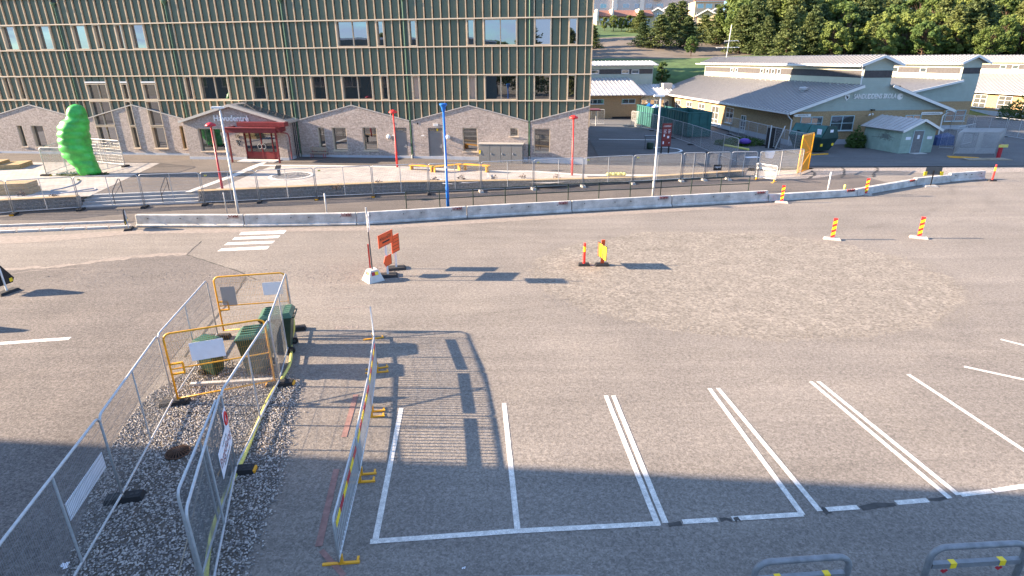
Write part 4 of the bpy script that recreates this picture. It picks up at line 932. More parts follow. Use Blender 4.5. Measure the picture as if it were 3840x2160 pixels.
T = thing('arrow_board', 'orange post with a tilted yellow and black diamond board', 'sign', at(2258,995)); rubber_base(T, .62, .35)
o = MB(); o.box(-.075,.075,-.02,.02,.1,1.13); o.build('blade', 'orange_sign', T)
o = MB(); D = [(-.02,-.32,.62),(-.02,.32,.30),(-.02,.32,.78),(-.02,-.32,1.08)]
o.prism([(-.42,-.05,.34),(.42,-.05,.34),(.42,-.05,.98),(-.42,-.05,.98)], (0,.02,0)); bd = o.build('board', 'black', T); bd.rotation_euler = (0,0,R(-74)); bd.location = (.0,-.10,0)
for x0, x1, mt in ((-.40,-.24,'orange_sign'),(-.22,.00,'reflex_yellow'),(.03,.14,'orange_sign'),(.16,.40,'reflex_yellow')):
    o = MB(); o.box(x0,x1,-.055,-.05,.37,.95); c = o.build('stripe', mt, bd); o = MB(); o.box(x0,x1,-.03,-.025,.43,.93)
# orange detour signs on white posts
sr = R(69)
def sign_post(p, label, boards):
    T = thing('detour_sign', label, 'sign', p, 0); rubber_base(T, .8, .55, 'rubber', R(12))
    o = MB(); o.box(-.035,.035,-.035,.035,.1,boards[0][0]+.2); o.build('post', 'white_paint', T)
    for z, w, h, arrow, lines in boards:
        o = MB(); c = math.cos
        pts = [(-w/2,0,z-h/2),(w/2,0,z-h/2),(w/2,0,z+h/2),(-w/2,0,z+h/2)] if not arrow else [(-w*.25,0,z-h/2),(w/2,0,z-h/2),(w/2,0,z+h/2),(-w*.25,0,z+h/2),(-w/2,0,z)]
        o.prism([Vector(q)+Vector((0,-.05,0)) for q in pts], (0,.02,0)); ob = o.build('board', 'orange_sign', T); ob.rotation_euler = (0,0,sr)
        o = MB(); q = [Vector((a*.97, -.052, z+(c_-z)*.95)) for a, _, c_ in pts]
        for a, b_ in zip(q, q[1:]+q[:1]): o.bar(a, b_, .012, .004, (0,1,0))
        o.build('border', 'black', ob)
        if lines == 'bar':
            scribble('sign_text', -w*.40, w*.40, z+h*.02, z+h*.28, -.053, 'rust', ob, 3); o = MB(); o.box(-w*.25, w*.25, -.056, -.052, z-h*.24, z-h*.12); o.build('sign_bar', 'black', ob)
        elif lines:
            for k in range(1, 5): o = MB(); o.box(-w*.44, w*.44, -.055, -.052, z-h/2+h*k/5-.008, z-h/2+h*k/5+.008); o.build('divider', 'rust', ob)
    return T
sign_post(at(1455,1035), 'tall orange detour sign on a white post with a small arrow below', [(1.58,1.05,.52,False,'bar'),(.66,.58,.42,True,None)])
sign_post(at(1487,1008), 'orange list sign on a white post behind the tall one', [(1.12,.58,.74,False,'rows')])
# leaning pole in a concrete foot
T = thing('sign_pole', 'thin grey sign pole standing in a tapered concrete foot', 'sign pole', at(1400,1050))
o = MB(); c, s = .34, .17
o.hexa([(-c,-c,0),(c,-c,0),(c,c,0),(-c,c,0),(-s,-s,.46),(s,-s,.46),(s,s,.46),(-s,s,.46)]); f = o.build('foot', 'concrete_pale', T); f.rotation_euler = (0,0,R(38))
for g, (n_, m_) in enumerate((((0,-1),(1,0)),((-1,0),(0,-1)))):
    for j, mt in ((0,'red_paint'),(1,'reflex_yellow')):
        o = MB(); a = Vector((*m_,0))*(-.14+.14*j) ; b_ = Vector((*m_,0))*(.0+.14*j); nn = Vector((*n_,0)); P = []
        for q, z in ((a,.27),(b_,.27),(b_,.40),(a,.40)): P.append(q+nn*(.34-(.17)*z/.46+.006)+Vector((0,0,z)))
        o.prism(P, nn*.004); o.build('reflex', mt, f)
o = MB(); o.tube([(0,0,.4),(-.02,0,2.95)], .028, 10); o.build('pole', 'steel_dark', T)
o = MB(); o.tube([(-.015,0,2.0),(-.02,0,2.97)], .031, 10); o.build('upper_sleeve', 'galv', T)
o = MB(); o.box(-.10,-.05,-.02,.02,.5,1.5); o.build('marker_blade', 'red_bright', T)
o = MB(); o.box(-.012,.012,-.30,.30,2.15,2.72); pl = o.build('sign_plate', 'white_plastic', T); pl.location = (.05,0,0); pl.rotation_euler = (0,0,R(14.5))
# triangular warning signs seen from behind
def tri(p, label, rz):
    T = thing('warning_sign', label, 'sign', p, rz); rubber_base(T, .8, .4)
    o = MB(); o.box(-.03,.03,-.02,.02,.08,1.0); o.build('post', 'white_trim', T)
    P = []; 
    for k in range(3):
        g = R(90+120*k)
        for d in (-12, 12): P.append((.46*math.cos(g+R(d)), .03, .62+.46*math.sin(g+R(d))))
    o = MB(); o.prism(P, (0,.02,0)); o.build('board', 'black', T)
    for x in (-.30, .30): o = MB(); o.box(x-.06, x+.06, .025, .055, .36, .50); o.build('lamp', 'reflex_yellow', T)
tri(at(28,1098), 'black backed triangular warning sign at the left edge of the picture', R(78)); tri(at(495,858)+Vector((-.1,-.1,0)), 'black backed triangular warning sign at the left end of the barriers', R(112))
tri(at(-230,1240), 'triangular warning sign just beyond the left edge of the picture', R(55))
T = thing('warning_sign', 'grey backed sign with two yellow lamps before the short barrier', 'sign', at(3488,700)); rubber_base(T, .9, .4, 'concrete_foot')
o = MB(); o.box(-.03,.03,-.02,.02,.1,1.1); o.build('post', 'black', T)
o = MB(); o.box(-.55,.55,.022,.04,.80,1.32); o.build('board', 'steel_dark', T)
for x in (-.55, .55): o = MB(); o.box(x-.1, x+.1, -.03, .02, .76, 1.02); o.build('lamp', 'reflex_yellow', T)
T = thing('marker_post', 'dark red post with a small pale sign beside the stacked fence panels', 'marker post', at(3742,594)); o = MB(); o.tube([(0,0,0),(0,0,1.2)], .16, 10); o.build('tube', 'red_paint', T); o = MB(); o.box(-.38,.42,-.2,-.17,.95,1.2); o.build('sign_board', 'yellow_pale', T)

# ------------------------------------------------------------------ crash hoops at the bottom edge
def hoop(p, q, label, h, tapes=True):
    p, q = Vector(p), Vector(q); t = q-p; w = t.length; T = thing('crash_hoop', label, 'hoop barrier', p, math.atan2(t.y, t.x), 'steel crash hoops in front of the building')
    o = MB(); o.tube(rrect(w, h, .22, 7, 0), .050, 14); o.build('hoop', 'steel_hoop', T, True)
    o = MB(); o.box(.05, w-.05, -.04, .04, h-.40, h-.31); b_ = o.build('cross_bar', 'steel_hoop', T)
    for x in (.22, .74):
        o = MB(); o.box(w*x, w*x+.10, -.045, .045, h-.405, h-.305); o.build('reflex_tape', 'reflex_yellow', b_)
    for x in (.12, .70):
        o = MB(); o.prism([(w*x,-.046,h-.44),(w*x+.07,-.046,h-.50),(w*x+.14,-.046,h-.44),(w*x+.10,-.046,h-.41),(w*x+.07,-.046,h-.43),(w*x+.04,-.046,h-.41)], (0,.004,0)); o.build('red_mark', 'red_paint', b_)
h_ = 1.0
for (x0, y0, x1, y1, lb) in [(2838,2110,3192,2085,'steel crash hoop with yellow tape, middle of the bottom edge'),(3500,2055,3858,2035,'steel crash hoop with yellow and red marks in the lower right corner'),(1880,2172,2215,2168,'steel crash hoop just showing at the bottom edge left of the others')]:
    a, b_ = at(x0, y0, h_), at(x1, y1, h_); a.z = b_.z = 0; hoop(a, b_, lb, h_)

# ------------------------------------------------------------------ gravel bed, bins, hose, drain
GB = [px(x, y) for x, y in [(225,2230),(305,1960),(395,1716),(470,1590),(560,1480),(690,1400),(790,1330),(950,1380),(1080,1410),(1110,1440),(1085,1560),(1060,1690),(1040,1800),(1000,1900),(955,2010),(905,2160),(880,2250)]]
gb = struct(sheet('gravel_bed', GB, 'soil', .010))
def inside(x, y, P):
    c = False; j = len(P)-1
    for i in range(len(P)):
        if (P[i][1] > y) != (P[j][1] > y) and x < (P[j][0]-P[i][0])*(y-P[i][1])/(P[j][1]-P[i][1])+P[i][0]: c = not c
        j = i
    return c
mat('pebble', (.40,.37,.34), .85, 0, .5, 9); mat('pebble_dark', (.17,.16,.155), .85, 0, .4, 9)
o = MB(); rnd = random.Random(11); x0, x1 = min(p[0] for p in GB)-.3, max(p[0] for p in GB)+.7; y0, y1 = min(p[1] for p in GB), max(p[1] for p in GB)
N = 0
while N < 24000:
    x, y = rnd.uniform(x0, x1), rnd.uniform(y0, y1); j = rnd.gauss(0, .12)
    if inside(x-abs(j) if x > -6.5 else x, y+j*.3, GB): rock(o, (x, y, .012+rnd.random()*.016), rnd.uniform(.014,.034), rnd, 0 if rnd.random() < .55 else 1); N += 1
kind(o.build('gravel', ['pebble','pebble_dark'], gb), 'stuff')
# loose stones thrown about the turning patch and the lane edge
o = MB()
for _ in range(5200):
    g, r = rnd.uniform(0, 6.283), math.sqrt(rnd.random())*1.06; x, y = 9.2+8.3*r*math.cos(g), 22.7+6.2*r*math.sin(g)
    rock(o, (x, y, .005), rnd.choice((.008,.010,.012,.016,.022)), rnd, 0)
for _ in range(4200):                                  # windrow left along the rim
    g = rnd.uniform(3.0, 6.6) if rnd.random() < .8 else rnd.uniform(0, 6.283); r = rnd.gauss(.97, .045); x, y = 9.2+8.4*r*math.cos(g), 22.7+6.3*r*math.sin(g)
    rock(o, (x, y, .006), rnd.choice((.008,.010,.013,.018)), rnd, 0)
for _ in range(1500):
    a = rnd.random(); q = at(200+a*1300+rnd.gauss(0,60), 1045+rnd.gauss(0,22)-a*25); rock(o, (q.x, q.y, .006), rnd.choice((.010,.014,.02,.026)), rnd, 0)
mat('grit', (.21,.19,.17), .9, 0, .5, 9); kind(o.build('loose_stones', 'grit', lot), 'stuff')
T = thing('drain_grate', 'round rusty domed drain grate in the gravel', 'drain', at(668,1700,.02))
for k in range(20): g = 2*math.pi*k/20; o = MB(); o.bar((.06*math.cos(g),.06*math.sin(g),.10),(.24*math.cos(g),.24*math.sin(g),.03),.02,.025); o.build('bar', 'rust', T)
o = MB(); o.tube([(.25*math.cos(2*math.pi*k/24),.25*math.sin(2*math.pi*k/24),.03) for k in range(24)], .018, 6, True); o.build('rim', 'rust', T); o = MB(); o.lathe([(.07,.085),(.06,.115)], 14); o.build('cap', 'rust', T); o = MB(); o.lathe([(.235,.0),(.2,.02)], 20); o.build('pit', 'black', T)
def bin_(p, rz, label, w=.58, d=.70, h=1.07, lid=True):
    T = thing('wheelie_bin', label, 'bin', p, rz, 'green wheeled bins in the enclosure'); hb = h*.88
    o = MB(); o.hexa([(-w*.38,-d*.36,.06),(w*.38,-d*.36,.06),(w*.38,d*.30,.06),(-w*.38,d*.30,.06),(-w/2,-d/2,hb),(w/2,-d/2,hb),(w/2,d/2,hb),(-w/2,d/2,hb)])
    o.box(-w/2-.025,w/2+.025,-d/2-.025,d/2+.025,hb,hb+.05); o.box(-w*.12,w*.12,-d*.45,-d*.40,.2,hb*.9); o.build('body', 'bin_green', T)
    o = MB(); o.hexa([(-w/2-.03,-d/2-.04,hb+.052),(w/2+.03,-d/2-.04,hb+.052),(w/2+.03,d/2+.04,hb+.052),(-w/2-.03,d/2+.04,hb+.052),(-w*.42,-d*.40,h),(w*.42,-d*.40,h),(w*.42,d*.46,h+.03),(-w*.42,d*.46,h+.03)])
    for x in (-.3,-.1,.1,.3): o.box(x*w-.01, x*w+.01, -d*.38, d*.44, h+.002, h+.035)
    o.build('lid', 'bin_lid', T)
    o = MB(); o.tube([(-w*.4,d/2+.09,hb+.02),(w*.4,d/2+.09,hb+.02)], .018, 8); [o.bar((x,d/2,hb+.02),(x,d/2+.09,hb+.02),.03,.03) for x in (-w*.4,0,w*.4)]; o.build('handle', 'bin_green', T)
    for x in (-w*.42, w*.42): o = MB(); o.tube([(x-.03,d*.36,.11),(x+.03,d*.36,.11)], .11, 14); wh = o.build('wheel', 'rubber', T); o = MB(); o.tube([(x-.035,d*.36,.11),(x+.035,d*.36,.11)], .05, 10); o.build('hub', 'steel_dark', wh)
    o = MB(); o.box(-w*.2,w*.2,-d*.49,-d*.478,hb*.78,hb*.92); s_ = o.build('sticker', 'white_plastic', T)
bin_(Vector((-8.45,14.62,0)), R(75), 'smaller green wheelie bin behind the white plate of the gate', .50, .55, 1.08)
bin_(Vector((-7.15,14.75,0)), R(-78), 'nearer of the two large green wheelie bins', .78, .85, 1.28)
bin_(Vector((-7.02,16.05,0)), R(-78), 'farther large green wheelie bin beside the fence', .80, .88, 1.30)
T = thing('kerb_beam', 'low concrete edging in front of the green bins', 'edging', (-7.75,14.02,0), R(6)); o = MB(); o.box(-1.0,1.15,-.06,.06,0,.09); o.build('beam', 'concrete', T)
def hose(name, label, pts, r, mt, n=10, z=.0, cat='hose'):
    P = [Vector(p) for p in pts]; Q = []                 # smooth curve through the points
    for i in range(len(P)-1):
        a, b_, c, d = P[max(i-1,0)], P[i], P[i+1], P[min(i+2,len(P)-1)]
        for k in range(6):
            t = k/6; Q.append(.5*((2*b_)+(c-a)*t+(2*a-5*b_+4*c-d)*t*t+(-a+3*b_-3*c+d)*t**3))
    Q.append(P[-1]); o = MB(); o.tube(Q, r, n); T = thing(name, label, cat, P[0]); ob = o.build('tube', mt, T, True); ob.location = -P[0]; return T
hp = [(1078,1238),(1092,1300),(1088,1360),(1060,1415),(1030,1455),(1000,1510),(965,1590),(925,1690),(890,1765),(845,1855),(805,1960),(782,2070),(770,2200)]
hose('hose', 'pale yellow hose lying along the right side of the gravel bed', [at(x, y, .05) for x, y in hp], .042, 'hose_yellow')
lp = at(1075,1265,.05); hose('hose', 'yellow hose loop hung on the fence beside the bins', [lp+Vector((.02,.0,.02)), lp+Vector((-.05,0,.5)), lp+Vector((.02,.05,.95)), lp+Vector((.16,.1,1.05)), lp+Vector((.26,.1,.8)), lp+Vector((.26,.05,.3)), lp+Vector((.18,0,.02))], .035, 'hose_yellow')
hose('cable', 'black cable across the gravel in front of the bins', [at(x, y, .03) for x, y in [(655,1525),(700,1545),(780,1550),(880,1555),(960,1545),(1040,1500)]], .012, 'black', 6, cat='cable')
hose('rope', 'pale rope tied down the near fence panel', [b1+Vector((-.02,-.2,1.7)), b1+Vector((.1,-1.2,1.2)), b1+Vector((.28,-2.2,.75)), b1+Vector((.42,-3.2,.3))], .010, 'timber_old', 6, cat='rope')
for k in range(4):
    q = at([250,1740,3060,1860][k], [2120,2130,2086,1996][k], .012); T = thing('litter', ['white crumpled paper at the left edge of the gravel','white scrap beside the foot of the near crowd barrier','white scrap on the asphalt at the bottom edge','tiny pink scrap beside the bay line'][k], 'litter', q)
    o = MB(); s = (.09,.03,.025,.02)[k]; [rock(o, (rnd.uniform(-s,s),rnd.uniform(-s,s)*.6,.01), s*.6, rnd) for _ in range(4)]; o.build('paper', 'white_plastic', T)

# ------------------------------------------------------------------ forecourt: green sculpture, timber platforms, benches
SC = at(338,656,.62); T = thing('sculpture', 'tall shiny green caterpillar shaped sculpture behind fencing', 'sculpture', SC)
prof = [(0,.62,.0),(.18,.72,.0),(.33,.74,-.02),(.60,.78,-.10),(1.07,.90,-.30),(1.45,.98,-.42),(1.8,1.04,-.48),(2.4,1.02,-.50),(2.9,1.02,-.44),(3.2,1.0,-.34),(3.5,.97,-.22),(3.75,.88,-.10),(3.95,.70,.10),(4.2,.66,.18),(4.45,.62,.22),(4.65,.52,.25),(4.8,.38,.27),(4.88,.22,.28),(4.92,.05,.28)]
o = MB(); NS, NR = 72, 40
def lerp_prof(z):
    for (a, ra, xa), (b_, rb, xb) in zip(prof, prof[1:]):
        if z <= b_: t = (z-a)/(b_-a); return ra+(rb-ra)*t, xa+(xb-xa)*t
    return prof[-1][1:]
rings = [(4.92*(i/(NS-1))) for i in range(NS)]
segs = [0,.55,1.05,1.6,2.15,2.62,3.08,3.55,4.0]
for z in rings:
    r, x = lerp_prof(z); k = max([s for s in segs if s <= z]); nx = min([s for s in segs if s > z], default=5.0)
    for j in range(NR):
        g = 2*math.pi*j/NR; tilt = .10*math.cos(g-1.0)              # the folds run slightly askew
        zz = max(.001, z+tilt); kk = max([s for s in segs if s <= zz], default=0); nn = min([s for s in segs if s > zz], default=5.0); u = (zz-kk)/(nn-kk)
        amp = .055+.075*max(0, -math.cos(g)); bulge = (1.0-amp+amp*math.sin(math.pi*min(1,max(0,u)))**.7) if z < 4.3 else .97
        wob = 1+.03*math.sin(3*g+z*2)+.025*math.sin(5*g-z*3.1)+.02*math.sin(2*g+z*5.3)
        o.v.append((x+r*bulge*wob*math.cos(g), .92*r*bulge*wob*math.sin(g), z))
for i in range(NS-1):
    for j in range(NR): o.f.append([i*NR+j, i*NR+(j+1)%NR, (i+1)*NR+(j+1)%NR, (i+1)*NR+j]); o.m.append(0)
o.f.append(list(range((NS-1)*NR, NS*NR))); o.m.append(0); o.build('body', 'sculpture', T, True)
T = thing('planting_bed', 'low green planting round the foot of the sculpture', 'plants', SC+Vector((-.6,.1,0)));
def tuft(parent, n, rx, ry, h, mt, rnd, name='foliage', leaf=.12):
    o = MB()
    for _ in range(n):
        g = rnd.uniform(0, 6.28); r = math.sqrt(rnd.random()); c = Vector((rx*r*math.cos(g), ry*r*math.sin(g), rnd.uniform(0, h)*(1.1-r*.6))); a = Vector((rnd.gauss(0,1),rnd.gauss(0,1),rnd.gauss(.3,.8))).normalized()*leaf; b_ = a.orthogonal().normalized()*leaf*.45
        o.face([c-a*.5, c+b_*.5, c+a*.5, c-b_*.5])
    return o.build(name, mt, parent)
tuft(T, 500, 1.9, .7, .25, 'shrub_green', rnd); o = MB(); o.lathe([(1.9,.012),(1.85,.03)], 24); ob = o.build('soil', 'soil', T); ob.scale = (1,.4,1)
def timber_stack(p, rz, label, levels):
    T = thing('timber_platform', label, 'platform', p, rz, 'stacked timber platforms'); z = 0
    for (x0, x1, y0, y1, n) in levels:
        for c in range(n):
            m_ = max(1, round((y1-y0)/.2)) if c == n-1 else 0
            for (a, b_, c0, c1) in ((x0,x1,y0,y0+.2),(x0,x1,y1-.2,y1)): o = MB(); o.box(a, b_, c0, c1, z+.005, z+.145); o.build('beam', 'timber', T)
            for (a, b_) in ((x0,x0+.2),(x1-.2,x1)): o = MB(); o.box(a, b_, y0+.205, y1-.205, z+.007, z+.145); o.build('beam', 'timber', T)
            z += .15
        k = max(2, round((y1-y0)/.15))
        for j in range(k): o = MB(); o.box(x0, x1, y0+(y1-y0)*j/k+.004, y0+(y1-y0)*(j+1)/k-.004, z+.002, z+.042); o.build('deck_board', 'timber', T)
        z += .045
q = at(76,634,.62); timber_stack(q, R(16), 'far stepped timber platform at the left edge of the paving', [(-3.0,0,0,2.2,2),(-3.0,-1.4,.2,2.0,1)])
q = at(112,730,.62); timber_stack(q, R(8), 'near stacked timber platform at the left edge behind the fence', [(-2.8,0,0,1.2,2),(-2.8,-.1,.05,1.25,2)])
YB_ = [(1534,641,1623,649),(1627,650,1735,639),(1735,639,1830,646)]
for k, (xa, ya, xb, yb) in enumerate(YB_):
    a, b_ = at(xa, ya, .52), at(xb, yb, .52); t = b_-a; T = thing('yellow_bench', ['left','middle','right'][k]+' one of the three yellow benches on the paving', 'bench', a, math.atan2(t.y, t.x), 'zigzag of yellow benches'); w = t.length
    for j in range(4): o = MB(); o.box(0, w, -.02+.11*j, .08+.11*j, .42, .47); o.build('seat_slat', 'yellow', T)
    for x in (.08, w-.22): o = MB(); o.box(x, x+.08, .02, .38, 0, .418); o.box(x-.08, x+.16, .0, .40, 0, .03) ; o.build('leg', 'yellow', T)
CI = at(1093,660,.62); T = thing('round_bed', 'round gravel bed with a pale stone ring in the paving', 'flower bed', CI)
o = MB(); o.lathe([(1.28,.010),(1.25,.03)], 32); o.build('gravel_disc', 'stone', T); o = MB(); 
for k in range(40):
    g0_, g1_ = 2*math.pi*k/40+.01, 2*math.pi*(k+1)/40-.01; o = MB(); o.hexa([(r*math.cos(g), r*math.sin(g), z) for z in (.008,.04) for r, g in ((1.30,g0_),(1.55,g0_),(1.55,g1_),(1.30,g1_))]); o.build('ring_stone', 'concrete_pale', T)
o = MB()
for _ in range(700): g = rnd.uniform(0,6.28); r = 1.25*math.sqrt(rnd.random()); rock(o, (r*math.cos(g), r*math.sin(g), .04), rnd.uniform(.02,.045), rnd)
kind(o.build('pebbles', 'stone', T), 'stuff')
T = thing('info_stand', 'small dark tilted information plate on a stand in the round bed', 'sign', CI+Vector((-.85,.0,.03))); o = MB(); o.box(-.10,.10,-.03,.03,0,.5); o.build('stand', 'steel_dark', T); o = MB(); o.hexa([(-.2,-.18,.48),(.2,-.18,.48),(.2,.14,.7),(-.2,.14,.7),(-.2,-.18,.5),(.2,-.18,.5),(.2,.14,.72),(-.2,.14,.72)]); o.build('plate', 'black', T)
for k, (x, y) in enumerate([(82,735),(205,745),(1263,708),(1420,690),(1628,678),(1730,672),(1855,672),(1960,668),(2088,668),(2200,0)][:9]):
    q = at(x, y, zp(at(x,y,.5).x)); T = thing('wilted_plant', ['wilted plant left of the steps by the fence','small wilted plant near the steps corner','wilted plant right of the round bed','tiny wilted plant left of the benches','wilted plant below the left bench','wilted plant below the middle bench','wilted plant below the right bench','wilted plant right of the benches','wilted plant near the right red lamp post'][k], 'plant', q, 0, 'wilted plants behind the seat wall'); tuft(T, 40, .28, .28, .35, 'bark', rnd, leaf=.14); o = MB(); o.tube([(0,0,0),(.03,0,.2)], .012, 5); o.build('stem', 'bark', T)
hose('hose', 'grey hose coiled on the paving beside the timber platform', [at(x, y, .65) for x, y in [(300,675),(285,690),(235,705),(190,715),(240,722),(310,712),(355,706),(350,714),(280,720),(200,726),(130,730)]], .03, 'hose_grey', 6)
hose('hose', 'dark hose looped on the paving below the benches', [at(x, y, .58) for x, y in [(1828,650),(1830,668),(1790,682),(1740,685),(1680,678),(1645,672),(1640,682),(1665,688),(1700,690)]], .025, 'hose_grey', 6)
T = thing('cloth_heap', 'heap of yellow sacks on the wall top beside the fence', 'sacks', at(2312,660,.45)); o = MB()
for k in range(7): o.lathe([(.05,0),(.15,.06),(.16,.16),(.08,.24)], 8, (-.6+.19*k, .05*(k % 2), 0))
o.build('sacks', 'hose_yellow', T, True)
# ------------------------------------------------------------------ the old yellow brick school
def slab(o, a, b_, c, d, th, mi=0):
    P = [Vector(v) for v in (a, b_, c, d)]; n_ = (P[1]-P[0]).cross(P[3]-P[0]).normalized()
    if n_.z < 0: n_ = -n_
    o.hexa([v for v in P]+[v+n_*th for v in P], mi)
def roof(parent, x0, z0, x1, z1, y0, y1, name='roof', over=.0, step=.62):
    o = MB(); slab(o, (x0,y0,z0), (x1,y0,z1), (x1,y1,z1), (x0,y1,z0), .10); r_ = o.build(name, 'roof_metal', parent); d = Vector((x1-x0,0,z1-z0)).normalized(); n_ = Vector((-d.z,0,d.x)); n_ = n_ if n_.z > 0 else -n_
    q = MB(); y = y0+.2
    while y < y1: q.bar(Vector((x0,y,z0))+n_*.14, Vector((x1,y,z1))+n_*.14, .04, .09, n_); y += step
    q.build('standing_seams', 'roof_seam', r_); return r_
def flat_window(parent, c, w, h, axis, rows=2, cols=2, frame='trim_blue', gl='glass_far', t=.06):
    """window whose outer face looks along -Y ('y') or -X ('x') of the parent"""
    def bx(o, u0, u1, v0, v1, d0, d1):
        if axis == 'y': o.box(c[0]+u0, c[0]+u1, c[1]+d0, c[1]+d1, c[2]+v0, c[2]+v1)
        else: o.box(c[0]+d0, c[0]+d1, c[1]+u0, c[1]+u1, c[2]+v0, c[2]+v1)
    o = MB(); f = .07
    bx(o, -w/2, -w/2+f, 0, h, -t, .06); bx(o, w/2-f, w/2, 0, h, -t, .06); bx(o, -w/2+f, w/2-f, 0, f, -t, .06); bx(o, -w/2+f, w/2-f, h-f, h, -t, .06)
    for i in range(1, cols): bx(o, -w/2+w*i/cols-f/2, -w/2+w*i/cols+f/2, f, h-f, -t+.01, .05)
    for j in range(1, rows): bx(o, -w/2+f, w/2-f, h*j/rows-f*.35, h*j/rows+f*.35, -t+.012, .045)
    ob = o.build('window', frame, parent); o = MB(); bx(o, -w/2+f*.5, w/2-f*.5, f*.5, h-f*.5, -.015, .03); o.build('pane', gl, ob)
    o = MB(); bx(o, -w/2-.05, w/2+.05, -.06, -.005, -t-.08, .02); o.build('sill', 'white_trim', ob); return ob
def wing(A, ang, label, xl, xr, xt0, xt1, L, cut=0.0, ze=3.4, zc=5.62, zt=7.70, zr=8.29, right=True):
    W = thing('school_wing', label, 'building', (*A, 0), R(ang)); xm = (xt0+xt1)/2
    o = MB(); o.box(xl, xr, 0, L, -.1, ze); o.build('brick_wall', 'brick_yellow', W)
    o = MB(); o.box(xl-.02, xr+.02, -.02, L+.02, -.1, .55); o.build('plinth', 'plinth', W)
    P = [(xl,-.03,ze-.12),(xr,-.03,ze-.12),(xr,-.03,ze),(xt1,-.03,zc),(xt1,-.03,zt),(xm,-.03,zr),(xt0,-.03,zt),(xt0,-.03,zc),(xl,-.03,ze)] if right else [(xl,-.03,ze-.12),(xt1,-.03,ze-.12),(xt1,-.03,zt),(xm,-.03,zr),(xt0,-.03,zt),(xt0,-.03,zc),(xl,-.03,ze)]
    o = MB(); o.prism(P, (0,.2,0)); o.build('gable_boarding', 'siding', W)
    o = MB(); o.box(xt0+.02, xt1-.02, -.06, -.032, 6.36, 7.02); o.build('grey_boarding', 'siding_grey', W)
    o = MB(); o.box(xt0, xt1, .18, L-2, zc-.5, zt); cl = o.build('clerestory', 'siding_cream', W)
    o = MB(); o.box(xt0-.03, xt0-.002, .3, L-2.2, 6.36, 7.02); o.build('grey_boarding', 'siding_grey', W)
    for k in range(int(L/1.35)):
        o = MB(); y = .5+k*1.35; o.bar((xt0-.12,y,zc-.02),(xt0-.35,y,zc+.02),.12,.10); o.build('snow_guard', 'white_trim', W) if k % 1 == 0 else None
    roof(W, xl-.75, ze-.23, xt0+.01, zc, -.55, L); 
    if right: roof(W, xr+.75, ze-.23, xt1-.01, zc, -.55, L)
    else: roof(W, xr+.4, ze+.15, xt1-.01, zc-.3, 4.0, L)
    roof(W, xt0-.7, zt-.20, xm, zr+.03, -.45, L-1.6, 'top_roof'); roof(W, xt1+.7, zt-.20, xm, zr+.03, -.45, L-1.6, 'top_roof')
    for x0, z0, x1, z1 in [(xl-.75,ze-.23,xt0,zc),(xt0-.7,zt-.2,xm,zr+.03),(xt1+.7,zt-.2,xm,zr+.03)]+([(xr+.75,ze-.23,xt1,zc)] if right else []):
        o = MB(); o.bar((x0,-.58,z0-.02),(x1,-.58,z1-.02),.05,.24,(0,0,1)); o.build('barge_board', 'white_trim', W)
    for x, z in ((xl-.80,ze-.27),(xt0-.75,zt-.24)): o = MB(); o.bar((x,-.5,z),(x,L,z),.12,.13); o.build('gutter', 'white_trim', W)
    return W
W1 = wing((27.2,59.8), 5.6, 'yellow brick school wing with a blue grey gable carrying white lettering', .6, 16.5, 7.1, 10.06, 40)
o = MB(); o.tube([(-.15,-.15,3.1),(.1,-.1,2.8),(.45,-.1,2.5),(.45,-.1,.2)], .06, 8); o.build('downpipe', 'white_trim', W1); o = MB(); o.tube([(6.6,-.3,7.4),(6.9,-.1,7.0),(6.95,-.1,5.7)], .06, 8); o.build('downpipe', 'white_trim', W1); o = MB(); o.tube([(17.0,-.15,3.1),(16.4,-.15,2.7),(16.4,-.15,.2)], .06, 8); o.build('downpipe', 'white_trim', W1)
for x, w, h, z in ((2.55,2.3,1.3,1.5),(5.8,2.45,1.45,1.4),(13.3,1.7,1.3,1.5)): flat_window(W1, (x,-.0,z), w, h, 'y')
for y, w, z, h, r_ in ((31,2.0,1.2,1.35,2),(26.6,2.0,1.25,1.3,2),(22.3,2.0,1.3,1.3,2),(17.9,2.2,.2,2.4,3),(13.8,2.0,.9,1.8,3),(10.1,1.2,.2,1.9,3),(36,1.8,1.2,1.35,2)): flat_window(W1, (.6,y,z), w, h, 'x', r_, 2, 'white_trim', 'glass_light')
for y in (15.6,17.0,18.4,19.8,27,28.4): flat_window(W1, (7.07,y,6.38), .75, .6, 'x', 1, 1, 'white_trim')
text('lettering', 'SANDUDDENS SKOLA', .64, 'white_paint', W1, (8.72,-.08,4.62), (R(90),0,0), .02, sx=.70, bold=.012)
o = MB(); o.prism([(5.55,-.06,4.85),(6.05,-.06,4.85),(6.05,-.06,4.55),(5.80,-.06,4.25),(5.55,-.06,4.55)], (0,-.03,0)); em = o.build('emblem', 'white_paint', W1); o = MB(); o.prism([(5.66,-.095,4.75),(5.95,-.095,4.62),(5.88,-.095,4.46),(5.78,-.095,4.42),(5.74,-.095,4.58)], (0,-.006,0)); o.build('emblem_mark', 'black', em)
o = MB(); o.tube([(11.35,-.04,4.58),(11.35,-.09,4.58)], .30, 20); em = o.build('emblem', 'white_paint', W1); o = MB(); o.prism([(11.35,-.095,4.62),(11.58,-.095,4.70),(11.60,-.095,4.56),(11.5,-.095,4.50)], (0,-.006,0)); o.build('emblem_mark', 'siding', em)
